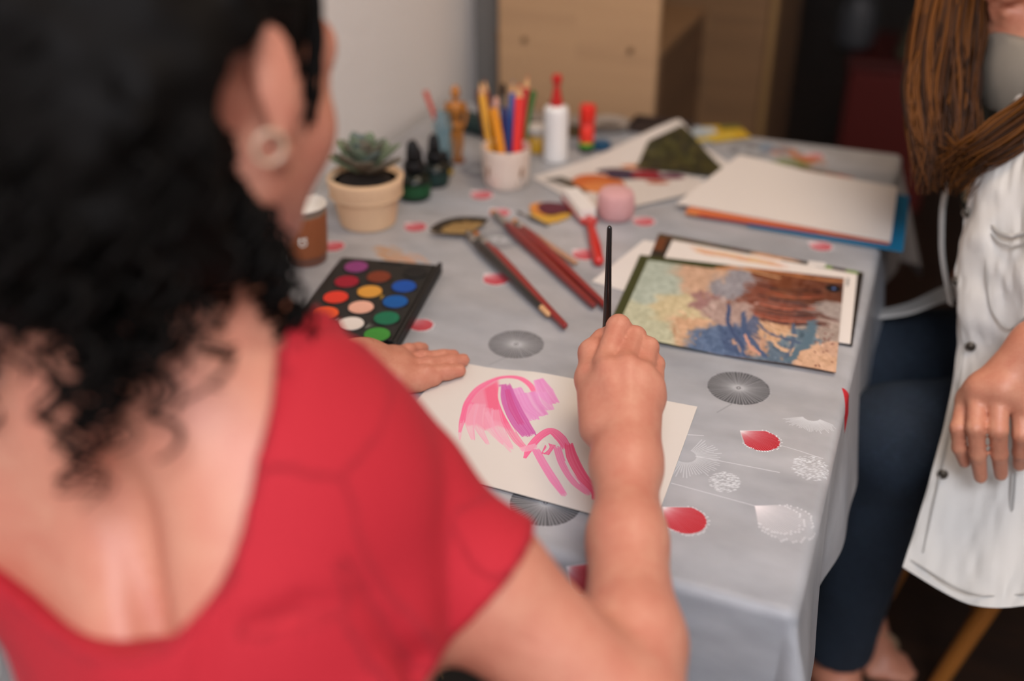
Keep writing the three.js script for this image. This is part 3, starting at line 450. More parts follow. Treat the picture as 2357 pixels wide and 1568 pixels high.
// magazine clippings
sheet('paper_sheet', 'large white sheet lying under the landscape photograph', 'paper', [[1225, 408], [1560, 300], [1705, 392], [1345, 478]], 0.0018, std(0xddd5cd, 0.85), { curl: (u, v) => 0.02 * smooth(0.55, 1, v) * smooth(0.3, 1, u) });
sheet('magazine_clipping', 'colourful clipping with orange and purple shapes by the toothbrush', 'clipping', [[1252, 413], [1500, 368], [1650, 432], [1395, 490]], 0.004, printMat(canvas(600, 400, (x, w, h) => {
  x.fillStyle = '#d8cfc6'; x.fillRect(0, 0, w, h); x.fillStyle = '#4c4434'; x.beginPath(); x.moveTo(0, 0); x.lineTo(90, 0); x.lineTo(130, 190); x.lineTo(60, 200); x.fill();
  const blob = (a, b, r, s, c) => { x.fillStyle = c; x.beginPath(); x.ellipse(a, b, r, s, 0.5, 0, 7); x.fill(); };
  blob(190, 130, 110, 100, '#c96a34'); blob(150, 180, 70, 60, '#d98448'); blob(350, 60, 90, 44, '#3a2440'); blob(340, 120, 74, 40, '#2c2a48'); blob(440, 170, 84, 44, '#8c2430'); blob(500, 60, 100, 30, '#d67a30'); blob(460, 120, 60, 26, '#a02c34'); blob(520, 210, 60, 34, '#6a2440'); blob(420, 240, 50, 20, '#b05a34'); blob(560, 130, 40, 24, '#e0b890');
}), 0.4));
sheet('landscape_photograph', 'dark green landscape photograph lying on the white sheet', 'photograph', [[1492, 345], [1568, 308], [1690, 408], [1462, 385]], 0.009, printMat(collage(44, '#3c3a1e', [[70, 70, 36], [50, 54, 28], [30, 32, 34], [92, 84, 44], [44, 40, 30]]), 0.4), { curl: (u, v) => 0.016 * smooth(0.2, 1, v) });
sheet('magazine_clipping', 'yellow and pale blue clipping at the far end of the table', 'clipping', [[1560, 292], [1700, 288], [1730, 316], [1580, 336]], 0.003, printMat(canvas(300, 200, (x, w, h) => { x.fillStyle = '#8d97a0'; x.fillRect(0, 0, w, h); x.fillStyle = '#c9a22c'; x.fillRect(120, 0, 180, 200); x.fillStyle = '#b9c4c8'; x.fillRect(60, 20, 110, 80); x.fillStyle = '#6c6a2a'; x.fillRect(200, 0, 100, 60); x.fillStyle = '#d2b84e'; x.fillRect(30, 130, 200, 50); }), 0.5));
// ---------- things on the table ----------
const orient = (a, b) => { const Y = b.clone().sub(a).normalize(), ref = Math.abs(Y.y) > 0.9 ? v3(0, 0, 1) : v3(0, 1, 0), Z = ref.addScaledVector(Y, -ref.dot(Y)).normalize(); return new THREE.Quaternion().setFromRotationMatrix(new THREE.Matrix4().makeBasis(Y.clone().cross(Z), Y, Z)); };
const steel = std(0xb9b4ad, 0.3, { metalness: 0.9 });
// watercolour box
{
  const tl = P(778, 592, TOP + 0.014), tr = P(1003, 607, TOP + 0.014), br = P(918, 790, TOP + 0.014);
  const w = tl.distanceTo(tr), ax = tr.clone().sub(tl).normalize(), len = tr.distanceTo(br) * 1.0, turn = -Math.atan2(ax.z, ax.x) - 0.035, ay = v3(-ax.z, 0, ax.x).multiplyScalar(1);
  const ctr = tl.clone().add(tr).multiplyScalar(0.5).add(br.clone().add(br.clone().sub(tr).add(tl)).multiplyScalar(0.5)).multiplyScalar(0.5).setY(TOP);
  const black = std(0x0d0d0d, 0.42), black2 = std(0x161614, 0.5);
  const g = thing('watercolour_box', 'black plastic watercolour box with thirteen round colour pans', 'paint box', ctr, { turn });
  part(g, 'tray', at(box(w + 0.008, 0.012, len + 0.008, 0.005), 0, 0.0065, 0), black);
  const inner = part(g, 'pan_plate', at(box(w - 0.006, 0.004, len - 0.008, 0.0015), 0, 0.0138, 0), black2);
  part(g, 'hinge_rim', at(box(0.006, 0.006, len + 0.004, 0.002), w / 2 + 0.001, 0.014, 0), black);
  const loc = (px, py) => g.worldToLocal(P(px, py, TOP + 0.0165));
  g.updateMatrixWorld(true);
  const pans = [[820, 615, 0x8a3a74], [798, 649, 0x9c0f28], [773, 685, 0xe23a26], [750, 722, 0xee5a26], [729, 758, 0xe09a1e], [872, 638, 0x7a3216], [851, 672, 0xd8983a], [831, 708, 0xeab098], [808, 746, 0xe6dcd2], [930, 660, 0x0c4aa0], [910, 695, 0x00549c], [890, 733, 0x0e6a48], [868, 771, 0x3c8a30]];
  const names = ['purple', 'crimson', 'red', 'orange', 'yellow', 'brown', 'ochre', 'pale peach', 'white', 'dark blue', 'blue', 'teal green', 'green'];
  const R = 0.0148, cake = lathe([[0, 0.0005], [R * 0.5, 0.0002], [R * 0.86, 0.0008], [R * 0.98, 0.0016], [R, 0.0006], [R, -0.001]], 36), ring = new THREE.TorusGeometry(R * 1.06, 0.0009, 8, 40).rotateX(Math.PI / 2);
  pans.forEach(([px, py, c], i) => { const q = loc(px, py); const m = part(g, 'paint_pan', cake, std(c, 0.85), names[i] + ' paint cake'); m.position.set(q.x, 0.0162, q.z); const r = part(m, 'pan_rim', ring, black); r.position.y = -0.0002; });
  { const q = loc(955, 628); const m = part(g, 'paint_pan', cake, std(0x0a0a0b, 0.6), 'black paint cake'); m.position.set(q.x, 0.0162, q.z); }
  { const q = loc(800, 775); const m = part(g, 'finger_slot', box(0.03, 0.0012, 0.007, 0.0005), std(0x020202, 0.7)); m.position.set(q.x, 0.0158, q.z); const q2 = loc(900, 605); const m2 = part(g, 'finger_slot', box(0.03, 0.0012, 0.007, 0.0005), std(0x020202, 0.7)); m2.position.set(q2.x, 0.0158, q2.z); }
  // smears of dried paint beside pans
  const rs = rng(6); for (const [px, py, c, n] of [[832, 668, 0xa8862c, 3], [872, 680, 0xb08a30, 3], [780, 738, 0x9a968e, 3], [848, 748, 0x6a6a62, 2], [790, 776, 0x7a6a14, 2]]) for (let i = 0; i < n; i++) { const q = loc(px + (rs() - 0.5) * 14, py + (rs() - 0.5) * 8); const s = part(g, 'paint_smear', new THREE.SphereGeometry(1, 10, 6).scale(0.004 + rs() * 0.004, 0.0003, 0.0012), std(c, 0.8)); s.position.set(q.x, 0.016, q.z); s.rotation.y = rs() * 1.5; }
}
// brushes
function brush(label, tip, end, o = {}) {
  const L = tip.distanceTo(end), f0 = o.bristle ?? 0.016, f1 = f0 + (o.ferrule ?? 0.03), r = o.r ?? 0.0055, rf = r * 0.8;
  const g = thing('paintbrush', label, 'paintbrush', tip, { q: orient(tip, end), group: o.group });
  const hair = std(o.hair ?? 0xb8783a, 0.8);
  if (o.fan) {
    const l = []; for (let i = 0; i < 34; i++) { const t = (i / 33 - 0.5) * 1.9, rr = f0 + 0.004; l.push(taper([v3(0, f0, 0), v3(Math.sin(t) * rr * 0.5, f0 - Math.cos(t) * rr * 0.5, 0.001 * Math.sin(i * 7)), v3(Math.sin(t) * rr, f0 - Math.cos(t) * rr, 0.002 * Math.sin(i * 3))], [0.0012, 0.0016, 0.0008], 6, 5)); }
    const br = part(g, 'bristles', mergeGeometries(l), std(0x9a7a48, 0.85)), l2 = []; for (let i = 0; i < 34; i++) { const t = (i / 33 - 0.5) * 1.9, rr = f0 + 0.006; l2.push(taper([v3(Math.sin(t) * rr * 0.72, f0 - Math.cos(t) * rr * 0.72, 0.0006), v3(Math.sin(t) * rr * 0.88, f0 - Math.cos(t) * rr * 0.88, 0.001), v3(Math.sin(t) * rr * 1.02, f0 - Math.cos(t) * rr * 1.02, 0.001)], [0.0022, 0.0024, 0.001], 4, 5)); } part(br, 'bristle_tips', mergeGeometries(l2), hair);
  } else part(g, 'bristles', lathe([[0, 0], [rf * 0.35, f0 * 0.15], [rf * 0.8, f0 * 0.55], [rf * 0.75, f0], [0, f0 + 0.001]], 16), hair);
  part(g, 'ferrule', lathe([[0, f0 - 0.001], [rf * 0.8, f0 - 0.001], [rf * 0.85, f0 + (f1 - f0) * 0.6], [rf * 0.98, f0 + (f1 - f0) * 0.65], [rf, f1], [0, f1]], 20), steel);
  const e = o.pale ? L - 0.02 : L;
  part(g, 'handle', lathe([[0, f1 - 0.001], [rf * 0.95, f1], [r * 1.05, f1 + (e - f1) * 0.12], [r, f1 + (e - f1) * 0.3], [r * 0.66, f1 + (e - f1) * 0.75], [r * 0.55, e - 0.002], [r * 0.3, e], [0, e]], 20), std(o.color ?? 0x7a100c, 0.28, { clearcoat: 0.6, clearcoatRoughness: 0.15 }));
  if (o.pale) part(g, 'handle_tip', lathe([[0, e - 0.001], [r * 0.56, e - 0.001], [r * 0.5, L - 0.002], [r * 0.3, L], [0, L]], 16), std(0xd8a878, 0.6));
  return g;
}
const T6 = TOP + 0.0075;
brush('black handled fan brush with spread dark bristles and a pale wooden end', P(1048, 508, T6 + 0.004), P(1264, 726, T6), { fan: true, bristle: 0.046, ferrule: 0.03, r: 0.0066, color: 0x100d0b, hair: 0x2e2212, pale: true });
brush('dark red brush with short orange bristles beside the fan brush', P(1092, 535, T6), P(1302, 752, T6), { color: 0x8a0e0c, r: 0.0072, hair: 0xd07828 });
brush('long dark red brush whose tip points at the ink bottles', P(1131, 484, T6), P(1368, 704, T6), { color: 0x7c0d0a, r: 0.0074, hair: 0xc87a34, ferrule: 0.042 });
brush('dark red brush lying against the bare wooden stick', P(1180, 505, T6), P(1398, 708, T6), { color: 0x860f0b, r: 0.0074, hair: 0xd08a4a, ferrule: 0.02 });
brush('thin grey brush with its bristles next to the yellow flower cutout', P(1188, 486, TOP + 0.004), P(1262, 520, TOP + 0.004), { color: 0x55504a, r: 0.003, hair: 0x3a3632, bristle: 0.014, ferrule: 0.014 });
{
  const a = P(1228, 540, TOP + 0.0055), b = P(1326, 606, TOP + 0.0055), L = a.distanceTo(b);
  const g = thing('wooden_stick', 'flat pale wooden stick beside the red brushes', 'stick', a, { q: orient(a, b) });
  part(g, 'stick', at(box(0.009, L, 0.004, 0.0018), 0, L / 2, 0), std(0xb4876a, 0.7));
}
// toothbrush
{
  const hd = P(1312, 448, TOP + 0.012), nk = P(1356, 500, TOP + 0.012), en = P(1378, 600, TOP + 0.008);
  const g = thing('toothbrush', 'red plastic toothbrush with a thick white bristle head', 'toothbrush', hd.clone());
  const loc = p => p.clone().sub(hd), red = std(0xc81a14, 0.35, { clearcoat: 0.4 });
  part(g, 'handle', taper([loc(nk).add(v3(0, -0.003, 0)), loc(nk).lerp(loc(en), 0.35), loc(nk).lerp(loc(en), 0.7), loc(en)], [0.0062, 0.006, 0.0078, 0.0072], 20, 12), red);
  part(g, 'handle_end', new THREE.SphereGeometry(0.0072, 16, 12).translate(...loc(en).toArray()), red);
  const d = nk.clone().sub(hd), L = d.length(); d.normalize();
  const q = new THREE.Quaternion().setFromRotationMatrix(new THREE.Matrix4().makeBasis(v3(d.z, 0, -d.x).normalize(), v3(0, 1, 0), d.clone().setY(0).normalize()));
  const h = part(g, 'head', at(box(0.024, 0.006, L + 0.012, 0.003), 0, -0.006, L / 2), red); h.quaternion.copy(q);
  const l = []; for (let i = 0; i < 5; i++) for (let j = 0; j < 12; j++) l.push(new THREE.CylinderGeometry(0.0028, 0.0024, 0.014, 7).translate((i - 2) * 0.0046, 0.004, 0.004 + j * (L - 0.01) / 11));
  const b = part(g, 'bristles', mergeGeometries(l), std(0xf4ece2, 0.85)); b.quaternion.copy(q);
}
// pink sponge pot
{
  const b = P(1416, 500), r = 0.026;
  const g = thing('pink_sponge', 'round pale pink sponge standing beside the toothbrush', 'sponge', b);
  const geo = lathe([[0, 0], [r * 0.85, 0.0005], [r, 0.006], [r * 1.03, 0.02], [r * 0.98, 0.034], [r * 0.85, 0.041], [r * 0.4, 0.043], [0, 0.0425]], 48), p = geo.attributes.position;
  for (let i = 0; i < p.count; i++) { const n = 1 + 0.05 * fbm(p.getX(i) * 160, p.getY(i) * 160, p.getZ(i) * 160, 3); p.setX(i, p.getX(i) * n); p.setZ(i, p.getZ(i) * n); } geo.computeVertexNormals();
  part(g, 'body', geo, std(0xe0aaa8, 0.9, { transmission: 0.15, thickness: 0 }));
}
// flower cutout with fringe
{
  const c = P(1262, 488, TOP + 0.002), g = thing('flower_cutout', 'cut out paper flower with purple heart and yellow fringe', 'cutout', c);
  const pet = (rx, rz, off, y, col, n = 40, fr = 0) => { const s = new THREE.Shape(); for (let i = 0; i <= n; i++) { const t = i / n * Math.PI * 2, k = 1 + fr * Math.sin(t * 15) + 0.08 * Math.sin(t * 3 + 1); const X = Math.cos(t) * rx * k, Y = Math.sin(t) * rz * k; i ? s.lineTo(X, Y) : s.moveTo(X, Y); } const e = new THREE.ExtrudeGeometry(s, { depth: 0.0012, bevelEnabled: false }).rotateX(-Math.PI / 2).translate(off[0], y, off[1]); return [e, std(col, 0.6)]; };
  part(g, 'fringe', ...pet(0.029, 0.034, [0.002, 0.006], 0, 0xd0a03c, 90, 0.06));
  part(g, 'petal', ...pet(0.026, 0.022, [-0.002, -0.008], 0.0014, 0xd88a3e));
  part(g, 'heart', ...pet(0.022, 0.022, [0.006, -0.006], 0.0028, 0x5e2232));
  part(g, 'stalk', ...pet(0.016, 0.006, [0.028, 0.002], 0.0015, 0x5e2c22));
}
// potted succulent
{
  const b = P(848, 512), g = thing('potted_succulent', 'grey green succulent rosette in a banded terracotta pot', 'potted plant', b), s = 1.0;
  const H = heightOf(b, 842, 402), rb = 0.039, rt = 0.0525, clay = std(0xf2cba2, 0.9, { bumpMap: plasterBump, bumpScale: 0.0004 });
  part(g, 'pot', lathe([[0, 0], [rb - 0.002, 0], [rb, 0.003], [rb + 0.006, H * 0.55], [rt - 0.003, H * 0.6], [rt - 0.001, H * 0.63], [rt - 0.004, H * 0.66], [rt - 0.002, H * 0.7], [rt, H * 0.9], [rt + 0.001, H * 0.97], [rt - 0.001, H], [rt - 0.006, H], [rt - 0.008, H * 0.9], [0, H * 0.86]], 56), clay);
  part(g, 'soil', lathe([[0, H * 0.93], [rt * 0.5, H * 0.92], [rt - 0.007, H * 0.9], [0, H * 0.88]], 30), std(0x241a12, 1));
  // leaf: thick pointed blade along +z, cupped
  const leaf = (len, wd, th) => { const n = 10, m = 8, pos = [], idx = []; for (let i = 0; i <= n; i++) { const t = i / n, w = wd * Math.pow(Math.sin(Math.PI * Math.min(0.98, 0.16 + 0.78 * t)), 0.8) * (t > 0.93 ? (1 - t) / 0.07 * 0.8 + 0.05 : 1), h = th * (1 - 0.6 * t); for (let j = 0; j < m; j++) { const a = j / m * Math.PI * 2, c = Math.cos(a), sn = Math.sin(a); pos.push(c * w, sn * h * 0.5 + 0.4 * w * c * c + 0.12 * len * t * t, t * len); } } for (let i = 0; i < n; i++) for (let j = 0; j < m; j++) { const a = i * m + j, b2 = i * m + (j + 1) % m; idx.push(a, b2, a + m, b2, b2 + m, a + m); } const q = new THREE.BufferGeometry(); q.setAttribute('position', new THREE.Float32BufferAttribute(pos, 3)); q.setIndex(idx); q.computeVertexNormals(); return metreUV(q); };
  const R = rng(31), greens = [std(0x6e7c68, 0.5), std(0x7d8b6e, 0.5), std(0x637068, 0.5), std(0x78705f, 0.55)];
  for (let i = 0; i < 26; i++) {
    const t = i / 26, ang = i * 2.39996, tilt = mix(1.4, 0.3, Math.pow(t, 0.8)), len = mix(0.036, 0.062, t) * (0.92 + R() * 0.16), m = part(g, 'leaf', leaf(len, mix(0.0095, 0.017, t), 0.006), greens[Math.floor(R() * 4)]);
    m.position.set(0, H + mix(0.014, 0.0, t), 0); m.rotation.set(0, 0, 0); m.rotation.order = 'YXZ'; m.rotation.y = ang; m.rotation.x = -tilt; m.translateZ(mix(0.001, 0.008, t));
  }
}
// coffee cup
{
  const b = P(706, 597), g = thing('coffee_cup', 'brown printed paper cup with white inside and a round bear emblem', 'cup', b);
  const H = heightOf(b, 718, 470), r0 = 0.0265, r1 = 0.031;
  const rr = y => mix(r0, r1, y / H);
  part(g, 'wall', lathe([[0, 0.004], [r0 - 0.002, 0.004], [r0 - 0.001, 0], [r0, 0.001], [rr(H * 0.16), H * 0.16]], 48), std(0x7a5040, 0.45));
  part(g, 'sleeve', lathe([[rr(H * 0.16), H * 0.16], [rr(H * 0.17) + 0.0012, H * 0.165], [rr(H * 0.86) + 0.0012, H * 0.86], [rr(H * 0.86), H * 0.865]], 48), std(0x9c5a34, 0.7));
  part(g, 'band', lathe([[rr(H * 0.865), H * 0.865], [rr(H * 0.97), H * 0.97]], 48), std(0x8a7868, 0.4));
  part(g, 'rim', new THREE.TorusGeometry(r1, 0.0014, 10, 48).rotateX(Math.PI / 2).translate(0, H, 0), std(0xe9e1d6, 0.5));
  part(g, 'lining', lathe([[r1 - 0.001, H], [r1 - 0.003, H * 0.9], [r0, H * 0.62], [0, H * 0.62]], 48), std(0xeee6da, 0.6));
  const t = canvas(128, 128, x => { x.clearRect(0, 0, 128, 128); x.strokeStyle = '#efe6da'; x.fillStyle = '#efe6da'; x.lineWidth = 13; x.beginPath(); x.arc(64, 74, 30, 0, 7); x.stroke(); x.beginPath(); x.arc(38, 36, 12, 0, 7); x.arc(90, 36, 12, 0, 7); x.fill(); x.beginPath(); x.arc(64, 76, 11, 0, 7); x.fill(); x.fillRect(58, 24, 12, 22); });
  const ang = Math.atan2(-b.x + 0.0, -b.z) - 0.12; const y0 = H * 0.36, y1 = H * 0.62, eg = new THREE.CylinderGeometry(rr(y1) + 0.0018, rr(y0) + 0.0018, y1 - y0, 14, 1, true, ang - 0.38, 0.76).translate(0, (y0 + y1) / 2, 0);
  part(g, 'emblem', eg, new THREE.MeshStandardMaterial({ map: t, transparent: true, alphaTest: 0.5, roughness: 0.6 }), 'white round bear emblem');
}
// ink bottles with dropper caps
function ink(label, px, py, topPy, r, glass, tag) {
  const b = P(px, py), H = heightOf(b, px, topPy), g = thing('ink_bottle', label, 'bottle', b, {}), bh = H * 0.42;
  part(g, 'glass', lathe([[0, 0], [r * 0.9, 0], [r, 0.003], [r, bh * 0.75], [r * 0.85, bh * 0.92], [r * 0.5, bh], [r * 0.45, bh + 0.006], [0, bh + 0.006]], 32), std(glass, 0.32));
  if (tag) part(g, 'label', lathe([[r + 0.0004, bh * 0.2], [r + 0.0005, bh * 0.68]], 32), std(tag, 0.6));
  part(g, 'collar', lathe([[0, bh + 0.004], [r * 0.62, bh + 0.004], [r * 0.62, bh + H * 0.2], [r * 0.5, bh + H * 0.22], [0, bh + H * 0.22]], 24), std(0x08080a, 0.5));
  part(g, 'rubber_bulb', lathe([[0, bh + H * 0.21], [r * 0.44, bh + H * 0.21], [r * 0.42, H * 0.8], [r * 0.34, H * 0.93], [r * 0.18, H * 0.99], [0, H]], 24), std(0x060607, 0.6));
  return g;
}
ink('dark green ink bottle with black dropper standing closest to the succulent', 955, 455, 322, 0.024, 0x04140b, 0x0b4a24);
ink('dark ink bottle with black dropper between green ink bottle and clear bottle', 1002, 425, 308, 0.021, 0x051512, 0x10302a);
ink('small ink bottle with a yellow label behind the green one', 1026, 402, 345, 0.012, 0x10160c, 0xb8922a);
ink('small ink bottle with a red label hidden between the droppers', 968, 425, 340, 0.012, 0x14060a, 0x8c1424);
// clear bottle holding a red stick
{
  const b = P(1022, 378), H = heightOf(b, 1014, 258), g = thing('clear_bottle', 'pale blue glass bottle with a waisted neck behind the ink bottles', 'bottle', b);
  part(g, 'glass', lathe([[0, 0], [0.014, 0], [0.016, 0.004], [0.0155, H * 0.5], [0.012, H * 0.62], [0.0165, H * 0.7], [0.0165, H * 0.8], [0.012, H * 0.88], [0.0115, H], [0.0095, H], [0.0095, H * 0.88], [0.0135, H * 0.78], [0.0125, H * 0.1], [0, H * 0.08]], 32), std(0xd4e6ea, 0.06, { transmission: 0.85, thickness: 0, ior: 1.45 }));
  const p0 = D(1012, 300, b.clone().sub(camera.position).dot(FWD)), p1 = D(980, 214, b.clone().sub(camera.position).dot(FWD) + 0.02), L = p0.distanceTo(p1);
  const s = thing('plastic_stick', 'red plastic stick leaning out of the clear bottle', 'stick', p0, { q: orient(p0, p1) });
  part(s, 'shaft', new THREE.CylinderGeometry(0.0042, 0.003, L, 12).translate(0, L / 2, 0), std(0xc0402c, 0.4)); part(s, 'end_cap', new THREE.SphereGeometry(0.0043, 12, 8).translate(0, L, 0), std(0xc0402c, 0.4));
}
// jointed wooden figure
{
  const b = P(1052, 372), H = heightOf(b, 1040, 195), g = thing('wooden_figure', 'slender jointed wooden artist figure beside the clear bottle', 'figurine', b), wd = std(0xb8742c, 0.5, { clearcoat: 0.2 });
  const lt = (n, pts, m) => part(g, n, lathe(pts.map(p => [p[0], p[1] * H]), 20), m || wd);
  lt('base', [[0, 0], [0.013, 0], [0.013, 0.03], [0.011, 0.04], [0, 0.04]], std(0x8a5226, 0.6));
  for (const s of [-1, 1]) { part(g, 'leg', taper([v3(s * 0.004, H * 0.04, 0), v3(s * 0.006, H * 0.25, 0.002), v3(s * 0.005, H * 0.46, 0)], [0.0032, 0.0052, 0.0062], 12, 10), wd); part(g, 'arm', taper([v3(s * 0.012, H * 0.78, 0), v3(s * 0.016, H * 0.62, 0), v3(s * 0.012, H * 0.47, 0.004)], [0.0036, 0.0032, 0.0026], 12, 8), wd); }
  lt('pelvis', [[0, 0.43], [0.008, 0.45], [0.0105, 0.49], [0.008, 0.53], [0, 0.54]]); lt('chest', [[0, 0.57], [0.008, 0.58], [0.0125, 0.7], [0.011, 0.77], [0.004, 0.8], [0, 0.8]]);
  lt('waist_ball', [[0, 0.52], [0.006, 0.535], [0.007, 0.555], [0.006, 0.575], [0, 0.59]]); lt('head', [[0, 0.82], [0.004, 0.825], [0.0075, 0.87], [0.0078, 0.92], [0.004, 0.985], [0, 1]]); lt('neck', [[0, 0.79], [0.0035, 0.79], [0.0035, 0.83], [0, 0.83]]);
}
// mug of pencils
{
  const b = P(1165, 424), H = heightOf(b, 1165, 335), g = thing('pencil_mug', 'speckled off white ceramic mug crammed with pencils', 'mug', b), r = 0.0365;
  const t = canvas(512, 256, (x, w, h) => { x.fillStyle = '#ead6c6'; x.fillRect(0, 0, w, h); const R = rng(3); for (let i = 0; i < 60; i++) { x.fillStyle = rgb(90 + R() * 60, 70 + R() * 50, 50 + R() * 40, 0.7); x.beginPath(); x.ellipse(R() * w, R() * h, 1 + R() * 3.5, 1 + R() * 2.5, R() * 3, 0, 7); x.fill(); } x.strokeStyle = '#6d8494'; x.lineWidth = 3; for (let k = 0; k < 4; k++) { x.beginPath(); x.moveTo(k * 128 + 60, 170); x.lineTo(k * 128 + 92, 236); x.stroke(); } x.fillStyle = '#8a5a2c'; for (let k = 0; k < 4; k++) { x.beginPath(); x.ellipse(k * 128 + 58, 164, 7, 10, 0.6, 0, 7); x.fill(); } });
  part(g, 'body', lathe([[0, 0], [r * 0.8, 0], [r * 0.9, 0.003], [r * 0.97, H * 0.35], [r, H * 0.8], [r * 1.03, H], [r * 0.95, H], [r * 0.92, H * 0.8], [r * 0.85, H * 0.1], [0, H * 0.06]], 48), new THREE.MeshPhysicalMaterial({ color: 0xffffff, map: t, roughness: 0.3 }));
  const dep = b.clone().sub(camera.position).dot(FWD);
  // [label, rim x, rim y, top x, top y, depth shift, radius, colour, kind]
  const list = [
    ['yellow pencil leaning left in the mug, the taller yellow one', 1128, 340, 1106, 196, 0.0, 0.0052, 0xe0a020, 'p'], ['short thick orange yellow pencil with a flat top in the mug', 1152, 340, 1136, 252, -0.018, 0.0068, 0xe89418, 'f'],
    ['navy blue pencil with a blunt end in the mug', 1166, 338, 1160, 250, -0.012, 0.0052, 0x161c5c, 'f'], ['bright red pencil with a wooden point in the mug', 1189, 340, 1196, 200, -0.016, 0.0066, 0xe8281c, 'p'],
    ['dark red pencil with a bare wooden point behind the bright red one', 1196, 335, 1214, 180, 0.002, 0.0052, 0xb81c14, 'p'], ['sky blue pencil in the middle of the mug', 1174, 330, 1181, 192, 0.012, 0.0046, 0x1c5ca8, 'p'],
    ['green pencil leaning right in the mug', 1202, 330, 1228, 212, 0.014, 0.0044, 0x2c6a26, 'f'], ['dark brown brush rising highest in the mug', 1158, 330, 1158, 190, 0.014, 0.0036, 0x3a1a10, 'b'],
    ['maroon pencil leaning far left in the mug', 1122, 335, 1099, 210, 0.01, 0.0046, 0x4e1410, 'f'], ['black brush with pink tip in the mug', 1144, 332, 1141, 222, 0.006, 0.0042, 0x201414, 'k'],
    ['dark wooden brush with sooty bristles in the mug', 1186, 330, 1197, 200, 0.018, 0.0036, 0x3c1c14, 'b'], ['rust brown pencil leaning left among the brushes in the mug', 1132, 332, 1116, 188, 0.012, 0.0042, 0x8a3a1c, 'p'],
  ];
  for (const [label, rx, ry, tx, ty, dd, rad0, col, kind] of list) {
    const rad = rad0 * 1.15;
    const a = D(rx, ry, dep + dd * 0.6 - 0.006), top = D(tx, ty, dep + dd * 1.3 - 0.01), dir = top.clone().sub(a).normalize(), a2 = a.clone().addScaledVector(dir, -(a.y - TOP - 0.012) / dir.y), L = a2.distanceTo(top);
    // keep the foot inside the mug
    const off = v3(a2.x - b.x, 0, a2.z - b.z), lim = r * 0.7; if (off.length() > lim) { off.setLength(lim); a2.set(b.x + off.x, a2.y, b.z + off.z); }
    const isB = kind === 'b' || kind === 'k', pg = thing(isB ? 'upright_brush' : 'pencil', label, isB ? 'paintbrush' : 'pencil', a2, { q: orient(a2, top), group: 'pencils and brushes in the mug' });
    const L2 = a2.distanceTo(top), wood = std(0xd2a070, 0.7), mt = std(col, 0.45);
    if (kind === 'p') { part(pg, 'shaft', new THREE.CylinderGeometry(rad, rad, L2 - 0.016, 6).translate(0, (L2 - 0.016) / 2, 0), mt); part(pg, 'sharpened_cone', new THREE.CylinderGeometry(rad * 0.3, rad * 0.95, 0.016, 12).translate(0, L2 - 0.008, 0), wood); part(pg, 'lead', new THREE.ConeGeometry(rad * 0.3, 0.005, 10).translate(0, L2 + 0.0025, 0), mt); }
    else if (kind === 'f') { part(pg, 'shaft', new THREE.CylinderGeometry(rad, rad, L2, 6).translate(0, L2 / 2, 0), mt); part(pg, 'end_cap', lathe([[rad * 0.9, L2], [rad * 0.7, L2 + 0.0015], [0, L2 + 0.002]], 12), mt); }
    else { part(pg, 'handle', lathe([[0, 0], [rad * 0.6, 0], [rad, L2 * 0.6], [rad * 0.8, L2 * 0.72], [0, L2 * 0.72]], 14), mt); part(pg, 'ferrule', new THREE.CylinderGeometry(rad * 0.85, rad * 0.8, L2 * 0.14, 14).translate(0, L2 * 0.78, 0), std(0x6a6660, 0.35, { metalness: 0.8 })); part(pg, 'bristles', lathe([[0, L2 * 0.84], [rad * 0.85, L2 * 0.85], [rad * 1.15, L2 * 0.92], [rad * 0.7, L2 * 0.98], [0, L2]], 14), std(kind === 'k' ? 0xcf9c8c : 0x2c1c12, 0.9)); }
  }
}
// glue bottle
{
  const b = P(1278, 368), H = heightOf(b, 1280, 242), HT = heightOf(b, 1281, 172), r = 0.0195, g = thing('glue_bottle', 'white plastic glue bottle with a tall red nozzle', 'bottle', b);
  part(g, 'body', lathe([[0, 0], [r * 0.94, 0], [r, 0.003], [r, H * 0.9], [r * 0.9, H * 0.97], [r * 0.55, H], [0, H]], 40), std(0xf6f3ef, 0.4));
  const red = std(0xc81e18, 0.4), h = HT - H;
  part(g, 'nozzle', lathe([[0, H - 0.001], [r * 0.52, H - 0.001], [r * 0.52, H + h * 0.16], [r * 0.42, H + h * 0.2], [r * 0.24, H + h * 0.62], [r * 0.22, H + h * 0.72], [0, H + h * 0.72]], 24), red);
  part(g, 'nozzle_cap', lathe([[0, H + h * 0.7], [r * 0.34, H + h * 0.72], [r * 0.4, H + h * 0.78], [r * 0.4, H + h * 0.95], [r * 0.3, HT], [0, HT]], 24), red);
}
// glue stick, slightly leaning
{
  const b = P(1349, 349), top = D(1354, 240, b.clone().sub(camera.position).dot(FWD) - 0.03), H = b.distanceTo(top), r = 0.0118, g = thing('glue_stick', 'red glue stick with green ring and black foot', 'glue stick', b, { q: orient(b, top) });
  part(g, 'foot', lathe([[0, 0], [r, 0], [r, H * 0.1], [0, H * 0.1]], 28), std(0x0c100c, 0.5)); part(g, 'ring', lathe([[0, H * 0.1], [r * 1.03, H * 0.1], [r * 1.03, H * 0.2], [0, H * 0.2]], 28), std(0x5cae34, 0.45));
  part(g, 'barrel', lathe([[0, H * 0.2], [r, H * 0.2], [r * 0.98, H * 0.62], [0, H * 0.62]], 28), std(0xf03a2a, 0.4)); part(g, 'cap', lathe([[0, H * 0.61], [r * 1.12, H * 0.61], [r * 1.1, H * 0.95], [r * 0.95, H], [0, H]], 28), std(0xea2c1e, 0.4));
}
